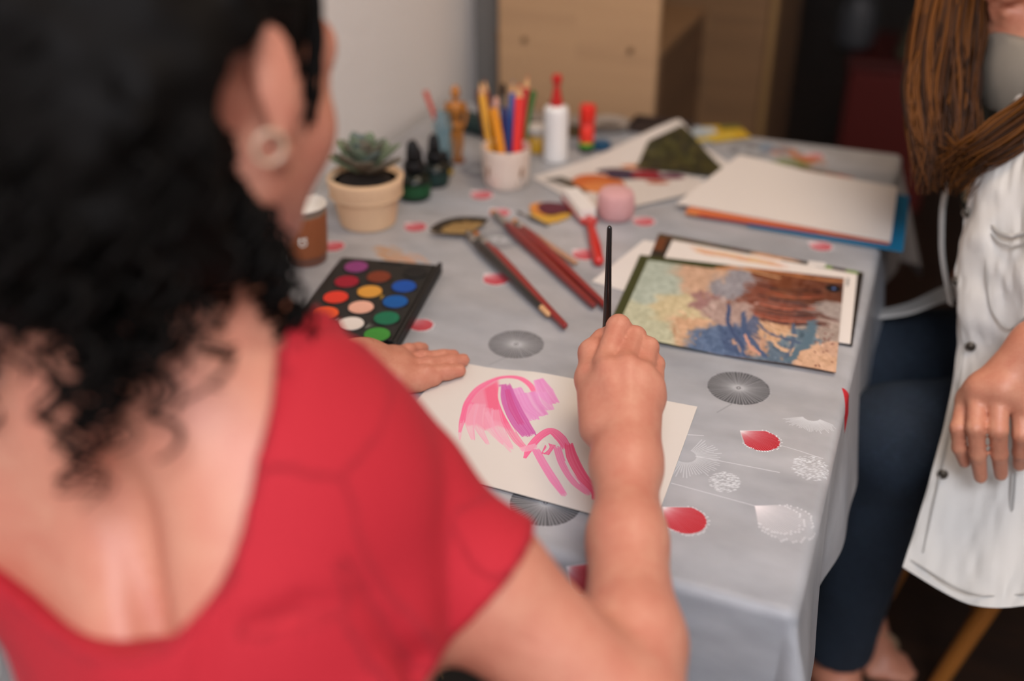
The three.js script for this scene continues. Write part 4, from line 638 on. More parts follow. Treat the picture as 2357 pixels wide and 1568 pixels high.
// pots and odds at the far end
{
  const b = P(1236, 348), g = thing('paint_pot', 'small yellow paint pot with white lid behind the pencil mug', 'paint pot', b), H = heightOf(b, 1236, 308);
  part(g, 'pot', lathe([[0, 0], [0.015, 0], [0.0165, 0.002], [0.0165, H], [0, H]], 28), std(0xc8981c, 0.4)); part(g, 'lid', lathe([[0, H], [0.0178, H], [0.0178, H + 0.012], [0.016, H + 0.014], [0, H + 0.014]], 28), std(0xd6cfc6, 0.5));
}
{
  const b = P(1236, 300), g = thing('wooden_block', 'low brown wooden box behind the glue bottle', 'box', b, { turn: -0.3 });
  part(g, 'body', at(box(0.12, 0.022, 0.04, 0.003), 0.02, 0.011, 0), std(0x5e4a2a, 0.7)); part(g, 'lid', at(box(0.124, 0.005, 0.044, 0.002), 0.02, 0.0245, 0), std(0x8f857c, 0.6));
}
{
  const b = P(1083, 300), g = thing('pencil_case', 'dark teal pencil case lying behind the mug', 'pencil case', b, { turn: -0.75 });
  part(g, 'case', at(box(0.11, 0.03, 0.045, 0.014), 0, 0.015, 0), std(0x16302f, 0.8)); part(g, 'zip', at(box(0.09, 0.002, 0.004, 0.0008), 0, 0.0305, 0), std(0x55605c, 0.4, { metalness: 0.6 }));
}
{
  const b = P(1402, 296), g = thing('grey_dish', 'shallow round grey dish near the far table edge', 'dish', b);
  part(g, 'bowl', lathe([[0, 0], [0.026, 0], [0.036, 0.006], [0.04, 0.011], [0.038, 0.012], [0.032, 0.007], [0.022, 0.004], [0, 0.004]], 40), std(0x968c82, 0.5)); part(g, 'dark_centre', lathe([[0, 0.0052], [0.02, 0.005], [0.022, 0.0042], [0, 0.004]], 30), std(0x5a4f46, 0.9));  // middle of the bowl coloured darker
}
{
  const b = P(1384, 342), g = thing('bottle_cap', 'blue screw cap behind the red glue stick', 'cap', b), l = [];
  part(g, 'disc', lathe([[0, 0], [0.015, 0], [0.015, 0.011], [0.0135, 0.0125], [0, 0.0125]], 32), std(0x145276, 0.45)); for (let i = 0; i < 30; i++) l.push(box(0.001, 0.009, 0.001, 0.0003).translate(0.0152, 0.0055, 0).rotateY(i / 30 * 6.283)); part(g, 'grip_ribs', mergeGeometries(l), std(0x124a6c, 0.45));
}
{
  const b = P(1520, 302), g = thing('wooden_tray', 'small dark wooden tray at the far edge of the table', 'tray', b, { turn: -TH });
  part(g, 'bottom', at(box(0.1, 0.005, 0.05, 0.002), 0, 0.0025, 0), std(0x2e1f14, 0.7)); for (const s of [-1, 1]) { part(g, 'side', at(box(0.1, 0.016, 0.004, 0.0015), 0, 0.008, s * 0.025), std(0x35241a, 0.7)); part(g, 'side', at(box(0.004, 0.016, 0.05, 0.0015), s * 0.05, 0.008, 0), std(0x35241a, 0.7)); }
}
// ---------- the painter in the red shirt ----------
const skinTone = (hex, seed) => { // skin with faint blotches
  const t = canvas(512, 512, (x, w, h) => { const c = new THREE.Color(hex), b = [c.r, c.g, c.b].map(v => 255 * (v <= 0.0031308 ? v * 12.92 : 1.055 * v ** (1 / 2.4) - 0.055)), im = x.createImageData(w, h); const per = (u, v, n, s) => { const X = Math.floor(u * n), Y = Math.floor(v * n), f = t => t * t * (3 - 2 * t), p = f(u * n - X), q = f(v * n - Y), H = (i, j) => hash((X + i) % n, (Y + j) % n, s); return mix(mix(H(0, 0), H(1, 0), p), mix(H(0, 1), H(1, 1), p), q) - 0.5; };
    for (let j = 0; j < h; j++) for (let i = 0; i < w; i++) { const u = i / w, v = j / h, s = per(u, v, 8, seed) * 10 + per(u, v, 24, seed + 1) * 7 + per(u, v, 90, seed + 2) * 6, k = (j * w + i) * 4; im.data[k] = b[0] + s * 0.6; im.data[k + 1] = b[1] + s * 1.2; im.data[k + 2] = b[2] + s; im.data[k + 3] = 255; } x.putImageData(im, 0, 0); });
  t.repeat.set(6, 6);
  return new THREE.MeshPhysicalMaterial({ color: 0xffffff, map: t, roughness: 0.48, sheen: 0.15, sheenRoughness: 0.5, sheenColor: new THREE.Color(0xffb090) });
};
function headFrame(yaw, pitch, roll = 0) { // yaw to the right of straight ahead (-z), pitch downwards
  const f = v3(Math.sin(yaw) * Math.cos(pitch), -Math.sin(pitch), -Math.cos(yaw) * Math.cos(pitch)); let r = v3(Math.cos(yaw), 0, Math.sin(yaw)), u = r.clone().cross(f);
  if (roll) { const c = Math.cos(roll), s = Math.sin(roll), r2 = r.clone().multiplyScalar(c).addScaledVector(u, s), u2 = u.clone().multiplyScalar(c).addScaledVector(r, -s); r = r2; u = u2; }
  return { f, r, u };
}
function headField(C, F, o = {}) {
  const q = (a, b, c) => C.clone().addScaledVector(F.r, a).addScaledVector(F.u, b).addScaledVector(F.f, c), E = (c, x, y, z) => ell(c, x, y, z, F.r, F.u, F.f);
  const skull = blend([E(q(0, 0.025, -0.012), 0.074, 0.086, 0.096), E(q(0, -0.025, 0.03), 0.061, 0.079, 0.062), cap(q(-0.05, -0.055, 0.0), q(-0.012, -0.09, 0.066), 0.02, 0.019), cap(q(0.05, -0.055, 0.0), q(0.012, -0.09, 0.066), 0.02, 0.019), E(q(0.037, -0.028, 0.06), 0.027, 0.028, 0.026), E(q(-0.037, -0.028, 0.06), 0.027, 0.028, 0.026), cap(q(-0.045, 0.024, 0.077), q(0.045, 0.024, 0.077), 0.013, 0.013)], 0.03);
  const nose = blend([cap(q(0, 0.012, 0.09), q(0, -0.028, 0.112), 0.008, 0.012), cap(q(-0.012, -0.033, 0.1), q(0.012, -0.033, 0.1), 0.008, 0.008)], 0.012);
  const lips = blend([cap(q(-0.02, -0.064, 0.088), q(0, -0.061, 0.095), 0.005, 0.0065), cap(q(0.02, -0.064, 0.088), q(0, -0.061, 0.095), 0.005, 0.0065), cap(q(-0.016, -0.071, 0.088), q(0.016, -0.071, 0.088), 0.0065, 0.0065), cap(q(0, -0.071, 0.091), q(0, -0.072, 0.091), 0.0065, 0.0065)], 0.006);
  const sock = [E(q(-0.033, 0.0, 0.096), 0.017, 0.011, 0.017), E(q(0.033, 0.0, 0.096), 0.017, 0.011, 0.017)], eye = [E(q(-0.033, 0, 0.074), 0.0125, 0.0125, 0.0125), E(q(0.033, 0, 0.074), 0.0125, 0.0125, 0.0125)];
  const ears = [];
  for (const s of [-1, 1]) { // shell standing off the head, hollow towards the face
    const out = F.r.clone().multiplyScalar(s * 0.96).addScaledVector(F.f, -0.26).normalize(), c = q(s * 0.082, 0.0, -0.012), along = F.u.clone().addScaledVector(F.f, -0.18).normalize(), side = out.clone().cross(along).normalize(), al = side.clone().cross(out).normalize();
    const shell = ell(c.clone().addScaledVector(out, 0.004).addScaledVector(al, 0.004), 0.0135, 0.03, 0.0062, side, al, out), n2 = out.clone().multiplyScalar(-1);
    const hollow = ell(c.clone().addScaledVector(n2, 0.006), 0.009, 0.022, 0.008, side, al, out), root = cap(q(s * 0.068, 0.01, 0.0), q(s * 0.068, -0.02, 0.002), 0.012, 0.011), lobe = ell(q(s * 0.076, -0.034, 0.0), 0.0075, 0.01, 0.0095, F.r, F.u, F.f);
    const rim = []; for (let i = 0; i < 12; i++) { const w = (t) => { const a = mix(-1.3, 3.6, t); return c.clone().addScaledVector(out, 0.004).addScaledVector(side, s * Math.cos(a) * 0.0125 * (0.75 + 0.25 * Math.sin(a))).addScaledVector(al, 0.004 + Math.sin(a) * 0.029); }; rim.push(cap(w(i / 12), w((i + 1) / 12), 0.0034, 0.0034)); }
    const helix = blend(rim, 0.004);
    ears.push((x, y, z) => smin(smin(smin(smax(shell(x, y, z), -hollow(x, y, z), 0.005), helix(x, y, z), 0.003), root(x, y, z), 0.008), lobe(x, y, z), 0.008));
  }
  return (x, y, z) => { let d = skull(x, y, z); if (d > 0.12) return d; d = smax(d, -sock[0](x, y, z), 0.014); d = smax(d, -sock[1](x, y, z), 0.014); d = Math.min(d, eye[0](x, y, z), eye[1](x, y, z)); d = smin(d, nose(x, y, z), 0.014); d = smin(d, lips(x, y, z), 0.006); return smin(d, Math.min(ears[0](x, y, z), ears[1](x, y, z)), 0.009); };
}
const bounds = (pts, pad) => { const mn = v3(9, 9, 9), mx = v3(-9, -9, -9); for (const p of pts) { mn.min(p); mx.max(p); } return [mn.subScalar(pad), mx.addScalar(pad)]; };
// fingers: chains blended into a palm; each finger keeps apart from its neighbours
function handField(wrist, wr, palm, palmR, fingers, fr, thumb, tr) {
  const p = []; for (let i = 0; i < palm.length; i++) p.push(cap(wrist, palm[i], wr, palmR[i])); for (let i = 0; i + 1 < palm.length; i++) p.push(cap(palm[i], palm[i + 1], palmR[i], palmR[i + 1]));
  const body = blend(p, 0.012), fs = fingers.map((f, i) => blend(chain(f, fr[i]), 0.004)), th = blend(chain(thumb, tr), 0.008);
  return (x, y, z) => { const b = body(x, y, z); let d = smin(b, th(x, y, z), 0.012); let m = 9; for (const f of fs) m = Math.min(m, f(x, y, z)); return smin(d, m, 0.0035); };
}
// one skin from a coarse grid for the trunk and fine grids for head and hands
function jointMesh(f, mn, mx, h, boxes, fine) {
  const g = nets(f, mn, mx, h), p = g.attributes.position, ix = g.index.array, keep = [], bs = Object.values(boxes);
  const inside = i => bs.some(([a, b]) => { const x = p.getX(i), y = p.getY(i), z = p.getZ(i), s = 0.009; return x > a.x + s && x < b.x - s && y > a.y + s && y < b.y - s && z > a.z + s && z < b.z - s; });
  for (let t = 0; t < ix.length; t += 3) if (!(inside(ix[t]) && inside(ix[t + 1]) && inside(ix[t + 2]))) keep.push(ix[t], ix[t + 1], ix[t + 2]);
  g.setIndex(keep);
  return mergeGeometries([g, ...Object.entries(boxes).map(([k, b]) => nets(f, b[0], b[1], fine(k)))]);
}
{
  const skin = skinTone(0xc7836a, 4);
  const person = thing('person', 'dark curly haired person in a red scoop back shirt painting at the table', 'person', v3(-0.2, 0, -0.34));
  // frames and joints
  const F = headFrame(0.46, 0.2, 0.08), ear = D(618, 222, 0.585), Hc = ear.clone().addScaledVector(F.r, -0.08).addScaledVector(F.f, 0.014).addScaledVector(F.u, 0.002);
  const C7 = v3(-0.222, 1.03, -0.525), dn = v3(0, -0.85, 0.53).normalize(), X = v3(0.96, 0, 0.28).normalize(), fwd = v3(0.24, -0.52, -0.82).normalize();
  const shR = D(790, 1075, 0.685), elR = D(1448, 1655, 0.705), wrR = D(1442, 1068, 0.895), shL = v3(-0.385, 0.95, -0.63), elL = v3(-0.4, 0.785, -0.86), wrL = P(838, 842, TOP + 0.024);
  const neckTop = Hc.clone().addScaledVector(F.u, -0.05).addScaledVector(F.f, -0.058), neckBase = v3(-0.228, 1.0, -0.558);
  const rib = v3(-0.172, 0.85, -0.5), waist = v3(-0.152, 0.69, -0.41), pelvis = v3(-0.13, 0.55, -0.33);
  const torsoParts = [ell(rib, 0.116, 0.165, 0.092, X, dn, fwd), ell(waist, 0.094, 0.16, 0.09, X, dn, fwd), ell(pelvis, 0.165, 0.12, 0.115), cap(neckBase.clone().add(v3(0, -0.012, 0)), shR.clone().add(v3(-0.03, 0.0, 0)), 0.046, 0.042), cap(neckBase, shL.clone().add(v3(0.03, 0.01, 0)), 0.05, 0.043), cap(C7.clone().addScaledVector(fwd, 0.06), rib, 0.07, 0.09),
    ell(shR.clone().lerp(rib, 0.42).addScaledVector(fwd, -0.035), 0.06, 0.075, 0.05, X, dn, fwd), ell(shL.clone().lerp(rib, 0.42).addScaledVector(fwd, -0.035), 0.06, 0.075, 0.05, X, dn, fwd)];
  const torso0 = blend(torsoParts, 0.063);
  const groove = cap(C7.clone().addScaledVector(dn, 0.04).addScaledVector(fwd, -0.012), v3(-0.15, 0.75, -0.345), 0.003, 0.005);
  const torso = (x, y, z) => smax(torso0(x, y, z), -groove(x, y, z), 0.05);
  const neck = cap(neckTop, neckBase, 0.046, 0.055);
  const armR = blend([cap(shR, shR.clone().lerp(elR, 0.45), 0.052, 0.045), cap(shR.clone().lerp(elR, 0.45), elR, 0.045, 0.037), cap(elR, elR.clone().lerp(wrR, 0.25).add(v3(0.002, 0.0, 0)), 0.036, 0.036), cap(elR.clone().lerp(wrR, 0.25).add(v3(0.002, 0, 0)), elR.clone().lerp(wrR, 0.65), 0.036, 0.0285), cap(elR.clone().lerp(wrR, 0.65), wrR, 0.0285, 0.0245)], 0.02);
  const armL = blend([cap(shL, elL, 0.05, 0.036), cap(elL, elL.clone().lerp(wrL, 0.3), 0.036, 0.037), cap(elL.clone().lerp(wrL, 0.3), wrL, 0.037, 0.024)], 0.02);
  const thR = v3(-0.02, 0.545, -0.36), knR = v3(-0.055, 0.555, -0.745), thL = v3(-0.2, 0.545, -0.36), knL = v3(-0.3, 0.555, -0.78), anR = v3(-0.03, 0.09, -0.8), anL = v3(-0.3, 0.09, -0.82);
  const legs = blend([cap(thR, knR, 0.085, 0.062), cap(thL, knL, 0.085, 0.062), cap(knR, anR, 0.058, 0.04), cap(knL, anL, 0.058, 0.04), cap(anR, anR.clone().add(v3(0.03, -0.045, -0.13)), 0.04, 0.03), cap(anL, anL.clone().add(v3(-0.01, -0.045, -0.13)), 0.04, 0.03)], 0.03);
  const head = headField(Hc, F);
  const trunk = (x, y, z) => smin(smin(smin(smin(torso(x, y, z), neck(x, y, z), 0.05), armR(x, y, z), 0.025), armL(x, y, z), 0.03), legs(x, y, z), 0.04);
  // painting hand
  const Q = (px, py, t) => D(px, py, t);
  const mcp = [Q(1392, 838, 0.962), Q(1442, 832, 0.962), Q(1482, 852, 0.962), Q(1505, 882, 0.962)];
  const fing = [
    [mcp[0], Q(1424, 752, 0.998), Q(1408, 772, 1.024), Q(1399, 812, 1.038)],
    [mcp[1], Q(1462, 776, 0.998), Q(1436, 806, 1.03), Q(1410, 838, 1.046)],
    [mcp[2], Q(1492, 800, 0.99), Q(1474, 838, 1.022), Q(1446, 862, 1.032)],
    [mcp[3], Q(1508, 838, 0.985), Q(1490, 868, 1.01), Q(1466, 884, 1.018)]];
  const fr = [[0.0115, 0.0112, 0.0096, 0.008], [0.0108, 0.0104, 0.0092, 0.0078], [0.0104, 0.0098, 0.0086, 0.0075], [0.0096, 0.0086, 0.0078, 0.0068]];
  const thumb = [Q(1380, 985, 0.925), Q(1362, 872, 0.972), Q(1362, 812, 1.0), Q(1384, 776, 1.022)], thr = [0.018, 0.0145, 0.0115, 0.0085];
  const wristEnd = wrR;
  const handR = handField(wristEnd, 0.024, [mcp[0].clone().lerp(wrR, 0.2), mcp[1].clone().lerp(wrR, 0.18), mcp[2].clone().lerp(wrR, 0.18), mcp[3].clone().lerp(wrR, 0.2)], [0.0145, 0.0152, 0.0146, 0.0128], fing, fr, thumb, thr);
  const knuckles = blend([0, 1, 2, 3].map(i => ell(mcp[i].clone().lerp(wrR, 0.06).add(v3(0, 0.0065, 0.0045)), [0.0085, 0.009, 0.0085, 0.0075][i], 0.008, 0.011)), 0.004), tendons = blend([0, 1, 2, 3].map(i => cap(mcp[i].clone().lerp(wrR, 0.1).add(v3(0, 0.0095, 0.006)), wrR.clone().lerp(mcp[i], 0.35).add(v3(0, 0.012, 0.008)), 0.0045, 0.003)), 0.003);
  // resting hand, palm down
  const T = (px, py, h) => P(px, py, TOP + h);
  const ml = [T(918, 866, 0.016), T(922, 850, 0.0175), T(916, 836, 0.016), T(905, 824, 0.0135)];
  const fl = [[ml[0], T(980, 860, 0.017), T(1028, 857, 0.0125), T(1058, 853, 0.0105)], [ml[1], T(985, 842, 0.018), T(1038, 834, 0.013), T(1066, 829, 0.0105)], [ml[2], T(975, 826, 0.017), T(1020, 822, 0.0125), T(1044, 819, 0.0105)], [ml[3], T(940, 808, 0.0165), T(962, 804, 0.0125), T(974, 802, 0.0105)]];
  const flr = [[0.0115, 0.0092, 0.0082, 0.0072], [0.0115, 0.0093, 0.0082, 0.0073], [0.011, 0.0088, 0.008, 0.007], [0.0105, 0.008, 0.0072, 0.0065]];
  const handL = handField(wrL, 0.023, ml, [0.013, 0.0135, 0.013, 0.0115], fl, flr, [T(868, 872, 0.02), T(915, 880, 0.016), T(962, 878, 0.0125), T(1000, 872, 0.011)], [0.016, 0.0125, 0.0098, 0.008]);
  const whole = (x, y, z) => smin(smin(smin(trunk(x, y, z), head(x, y, z), 0.03), smin(smin(handR(x, y, z), knuckles(x, y, z), 0.008), tendons(x, y, z), 0.01), 0.018), handL(x, y, z), 0.016);
  // head, hands and trunk get grids of their own; trunk is clipped where the finer grids take over
  const boxes = { head: bounds([Hc], 0.135), handR: bounds([...fing.flat(), ...thumb, wrR.clone().lerp(elR, 0.12)], 0.026), handL: bounds([...fl.flat(), wrL, T(868, 872, 0.02)], 0.026) };
  wpart(person, 'body', jointMesh(whole, v3(-0.5, -0.02, -1.05), v3(0.2, 1.12, -0.16), 0.006, boxes, k => k === 'head' ? 0.0036 : 0.0026), skin, 'bare skin of face, neck, back and arms');
  // shirt
  const shA = shR.clone().lerp(elR, 0.47), shB = shR.clone().addScaledVector(elR.clone().sub(shR).normalize(), -0.02), axR = elR.clone().sub(shR).normalize(), axL = elL.clone().sub(shL).normalize(), shAL = shL.clone().lerp(elL, 0.5);
  const sleeveR = cap(shR, shA.clone().addScaledVector(axR, 0.05), 0.06, 0.0515), sleeveL = cap(shL, shAL.clone().addScaledVector(axL, 0.05), 0.062, 0.052), boreR = cap(shA.clone().addScaledVector(axR, 0.034), shA.clone().addScaledVector(axR, 0.09), 0.0475, 0.0475);
  const fold = (x, y, z) => { const s = (x - C7.x) * dn.x + (y - C7.y) * dn.y + (z - C7.z) * dn.z, u = (x - shR.x) * axR.x + (y - shR.y) * axR.y + (z - shR.z) * axR.z;
    return 0.003 * Math.sin(s * 34 + x * 52 + 2 * noise(x * 12, y * 12, z * 12)) * smooth(-0.12, 0.02, x) + 0.0055 * noise(x * 15, y * 15, z * 15) + 0.0016 * Math.sin(u * 70 + 6 * noise(x * 9, y * 9, z * 9)) * smooth(0, 0.06, u); };
  // crease running from the armpit along the underside of the sleeve
  const cloth0 = (x, y, z) => smin(torso0(x, y, z) - 0.011, sleeveR(x, y, z), 0.005), onShirt = (px, py) => { let t = 0.3; for (let i = 0; i < 80; i++) { const p = D(px, py, t), d = cloth0(p.x, p.y, p.z); if (d < 0.0005) break; t += d * 0.8; } return D(px, py, t - 0.003); };
  const crease = blend(chain([onShirt(822, 1300), onShirt(862, 1390), onShirt(915, 1470), onShirt(968, 1540)], [0.003, 0.0075, 0.0095, 0.011]), 0.004), crease2 = blend(chain([onShirt(560, 1440), onShirt(700, 1400), onShirt(822, 1395)], [0.002, 0.005, 0.003]), 0.004);
  const shirt = (x, y, z) => {
    const t = torso0(x, y, z) - 0.011; if (t > 0.16) return t - 0.03;
    let d = smin(t, Math.min(sleeveR(x, y, z), sleeveL(x, y, z)), 0.005) + fold(x, y, z) + 0.005 * Math.exp(-(((((x - shR.x) * X.x + (z - shR.z) * X.z) + 0.006) / 0.007) ** 2)) * smooth(-0.06, 0.0, x - shR.x + 0.05);
    d = smax(d, -crease(x, y, z), 0.008); d = smax(d, -crease2(x, y, z), 0.008);
    const px = x - C7.x, py = y - C7.y, pz = z - C7.z, s = px * dn.x + py * dn.y + pz * dn.z, e = px * X.x + pz * X.z - 0.3 * Math.max(0, s);
    const k = Math.pow(Math.abs(e / (e > 0 ? 0.086 : 0.17)) ** 2 + Math.abs(s / (s > 0 ? 0.158 : 0.12)) ** 2, 0.5) - 1; d = smax(d, -k * 0.08, 0.004);
    const cR = (x - shA.x) * axR.x + (y - shA.y) * axR.y + (z - shA.z) * axR.z, cL = (x - shAL.x) * axL.x + (y - shAL.y) * axL.y + (z - shAL.z) * axL.z;
    if (sleeveR(x, y, z) < 0.05) { d = smax(d, cR, 0.003); d = Math.max(d, -boreR(x, y, z)); }
    if (sleeveL(x, y, z) < 0.05 && x < -0.3) d = smax(d, cL, 0.003);
    return smax(d, 0.5 - y, 0.01);
  };
  const knit = relief(256, (u, v) => 0.5 + 0.25 * Math.sin(u * 6.2832 * 64) * Math.sin(v * 6.2832 * 64)); knit.repeat.set(6, 6);
  wpart(person, 'shirt', nets(shirt, v3(-0.48, 0.46, -0.72), v3(0.1, 1.06, -0.19), 0.0044), std(0xb21726, 0.85, { bumpMap: knit, bumpScale: 0.0003, sheen: 0.4, sheenRoughness: 0.6, sheenColor: new THREE.Color(0xc04050) }), 'red knit shirt with a deep round back neckline');
  // trousers
  const trTex = canvas(512, 512, (x, w, h) => { x.fillStyle = '#0a0908'; x.fillRect(0, 0, w, h); const R = rng(12); for (let i = 0; i < 70; i++) { x.strokeStyle = rgb(120, 104, 70, 0.6); x.lineWidth = 3; const a = R() * w, b = R() * h; x.beginPath(); for (let k = 0; k < 5; k++) { const t = k * 1.256, q = 12; x.moveTo(a, b); x.quadraticCurveTo(a + Math.cos(t) * q, b + Math.sin(t + 0.6) * q, a + Math.cos(t) * q * 1.6, b + Math.sin(t) * q * 1.6); } x.stroke(); } }); trTex.repeat.set(4, 4);
  const leg2 = blend([legs, ell(pelvis, 0.165, 0.12, 0.115)], 0.05);
  wpart(person, 'trousers', nets((x, y, z) => Math.max(leg2(x, y, z) - 0.011, 0.09 - y, y - 0.63 - 0.1 * smooth(-0.4, -0.6, z)), v3(-0.5, 0.0, -0.98), v3(0.15, 0.75, -0.15), 0.009), new THREE.MeshPhysicalMaterial({ map: trTex, roughness: 0.85 }), 'black trousers with a faint gold pattern');
  // ear ring
  { const lob = D(620, 340, 0.585); const m = part(person, 'earring', new THREE.TorusGeometry(0.0088, 0.0014, 12, 36), std(0xc8ad90, 0.25, { clearcoat: 0.8 }), 'pearly hoop earring'); m.position.copy(lob.sub(person.position)); m.rotation.y = 0.6; }
  // brows and lashes on the visible side
  { const q = (a, b, c) => Hc.clone().addScaledVector(F.r, a).addScaledVector(F.u, b).addScaledVector(F.f, c), l = []; for (const s of [-1, 1]) { l.push(taper([q(s * 0.018, 0.026, 0.094), q(s * 0.036, 0.031, 0.09), q(s * 0.056, 0.024, 0.073)], [0.002, 0.0032, 0.0014], 12, 6)); for (let i = 0; i < 9; i++) { const t = i / 8, a = q(s * (0.024 + 0.022 * t), 0.006, 0.09 - 0.008 * t); l.push(taper([a, a.clone().addScaledVector(F.f, 0.006).addScaledVector(F.r, s * 0.003 * t), a.clone().addScaledVector(F.f, 0.009).addScaledVector(F.u, 0.004).addScaledVector(F.r, s * 0.005 * t)], [0.0006, 0.0005, 0.0003], 4, 4)); } } wpart(person, 'brows_and_lashes', mergeGeometries(l), std(0x120b08, 0.8)); }
  // hair: a full mass with many curls
  const q = (a, b, c) => Hc.clone().addScaledVector(F.r, a).addScaledVector(F.u, b).addScaledVector(F.f, c);
  const capHair = ell(q(-0.006, 0.04, -0.028), 0.092, 0.1, 0.112, F.r, F.u, F.f), mass = blend([ell(D(210, 250, 0.575), 0.1, 0.11, 0.09), ell(D(60, 330, 0.6), 0.085, 0.085, 0.08), ell(D(250, 470, 0.585), 0.062, 0.05, 0.05), ell(D(410, 420, 0.615), 0.042, 0.045, 0.045)], 0.06);
  const faceCut = ell(q(0.03, -0.075, 0.085), 0.1, 0.125, 0.082, F.r, F.u, F.f), earCut = ell(q(0.1, -0.03, -0.012), 0.045, 0.066, 0.058, F.r, F.u, F.f);
  const hairField = (x, y, z) => { let d = smin(capHair(x, y, z), mass(x, y, z), 0.04); d = smax(d, -faceCut(x, y, z), 0.012); d = smax(d, -earCut(x, y, z), 0.012); return d + 0.006 * noise(x * 60, y * 60, z * 60) + 0.006 * noise(x * 26, y * 26, z * 26); };
  const hairMat = std(0x0a0705, 0.65, { specularIntensity: 0.2 }), hairG = [nets(hairField, v3(-0.46, 0.9, -0.8), v3(-0.06, 1.34, -0.38), 0.0065)];
  const R = rng(2024);
  const curl = (pts, r0, turns, hr, seg) => { // a coil winding round a path
    const c = new THREE.CatmullRomCurve3(pts), fr = c.computeFrenetFrames(seg), ph = R() * 6.28, o = []; for (let i = 0; i <= seg; i++) { const t = i / seg, a = ph + t * turns * 6.283, h = hr * (0.35 + 0.65 * smooth(0, 0.25, t)), p = c.getPointAt(t); o.push(p.addScaledVector(fr.normals[i], Math.cos(a) * h).addScaledVector(fr.binormals[i], Math.sin(a) * h)); } return taper(o, [r0, r0, r0 * 0.8, r0 * 0.35], seg, 5); };
  const hg = []; const lock = (pts, n, spread, r0, turns, hr) => { for (let i = 0; i < n; i++) { const j = v3((R() - 0.5), (R() - 0.5), (R() - 0.5)).multiplyScalar(spread * 2), k = 0.8 + R() * 0.4; const end = pts.length - 1; const p = pts.map((a, m) => a.clone().addScaledVector(j, 0.5 + 0.5 * m / end).add(v3((R() - 0.5) * spread * 0.6, (R() - 0.5) * spread * 0.6, 0))); hg.push(curl(p, r0 * k, turns * k, hr * (0.7 + 0.6 * R()), 44)); } };
  // coils over the whole mass
  for (let i = 0; i < 300; i++) { const t = R() * 6.283, ph = Math.acos(1 - 1.9 * R()), c = R() < 0.55 ? D(210, 250, 0.575) : R() < 0.5 ? D(60, 380, 0.6) : D(250, 500, 0.585), rad = 0.088 + 0.02 * R(), a = c.clone().add(v3(Math.sin(ph) * Math.cos(t) * rad, Math.cos(ph) * rad, Math.sin(ph) * Math.sin(t) * rad)); if (a.x > -0.15 || earCut(a.x, a.y, a.z) < 0.012 || a.y < 1.03) continue; const dr = a.clone().sub(c).normalize(); hg.push(curl([a, a.clone().addScaledVector(dr, 0.01).add(v3(0, -0.03, 0)), a.clone().addScaledVector(dr, 0.012).add(v3(0, -0.045 - 0.02 * R(), 0))], 0.0022, 2, 0.007, 30)); }
  lock([D(200, 520, 0.56), D(190, 680, 0.548), D(240, 830, 0.548), D(215, 980, 0.55)], 15, 0.014, 0.0021, 5, 0.009);
  lock([D(230, 700, 0.548), D(250, 900, 0.548), D(190, 1040, 0.55), D(215, 1150, 0.552)], 5, 0.006, 0.0016, 5, 0.009);
  lock([D(300, 600, 0.57), D(340, 720, 0.56), D(300, 850, 0.56)], 9, 0.016, 0.002, 4, 0.009);
  lock([D(70, 560, 0.58), D(40, 660, 0.575), D(90, 770, 0.57)], 6, 0.014, 0.0016, 3, 0.009);
  lock([D(430, 560, 0.6), D(470, 680, 0.595), D(440, 790, 0.59)], 5, 0.012, 0.0015, 3, 0.009);
  lock([D(520, 420, 0.585), D(575, 560, 0.59), D(640, 680, 0.61), D(685, 785, 0.63)], 14, 0.008, 0.0019, 5, 0.0075);
  lock([D(545, 450, 0.588), D(620, 545, 0.6), D(655, 640, 0.62)], 7, 0.006, 0.0015, 4, 0.006);
  lock([D(470, 640, 0.6), D(520, 760, 0.6), D(430, 870, 0.59), D(430, 980, 0.585)], 2, 0.006, 0.0011, 3, 0.008);
  lock([D(490, 280, 0.58), D(495, 390, 0.58), D(535, 500, 0.59)], 9, 0.008, 0.0018, 4, 0.007);
  // side lock before the ear and swept strands behind it
  lock([q(0.07, 0.075, 0.04), q(0.075, 0.04, 0.04), q(0.073, 0.0, 0.036), q(0.07, -0.022, 0.033)], 14, 0.0045, 0.0017, 1.2, 0.0022);
  for (let i = 0; i < 60; i++) { const s = R(), a = q(0.062 + 0.01 * R(), 0.1 - 0.06 * s, 0.075 - 0.09 * s), b = q(0.084, 0.07 - 0.02 * s, -0.02 - 0.04 * s), c = q(0.076, 0.02, -0.078 - 0.02 * s), e = q(0.05, -0.05 - 0.03 * R(), -0.095); hg.push(taper([a, b, c, e], [0.002, 0.0024, 0.0022, 0.0014], 18, 5)); }
  for (let i = 0; i < 45; i++) { const s = R(); hg.push(taper([q(0.07, 0.05 - 0.03 * s, -0.05 - 0.02 * s), q(0.077, 0.0, -0.055 - 0.03 * s), q(0.062, -0.05, -0.06 - 0.035 * s), q(0.05 - 0.02 * s, -0.1, -0.055 - 0.04 * s)], [0.0016, 0.0019, 0.0017, 0.001], 16, 5)); }
  const g2 = mergeGeometries(hg); hairG[0].deleteAttribute('uv'); g2.deleteAttribute('uv');
  wpart(person, 'hair', mergeGeometries([hairG[0], g2]), hairMat, 'black hair in loose tight curls');
  // brush in the painting hand
  const tip = P(1392, 946, TOP + 0.004), top = D(1403, 520, 0.985); brush('thin black brush held upright in the painting hand', tip, top, { color: 0x0c0808, r: 0.0044, bristle: 0.022, ferrule: 0.028, hair: 0x8a2038 });
  // chair below
  const ch = thing('upholstered_chair', 'dark chair beneath the person in the red shirt', 'chair', v3(-0.1, 0, -0.3), { turn: -0.1 }), dk = std(0x1c1511, 0.7);
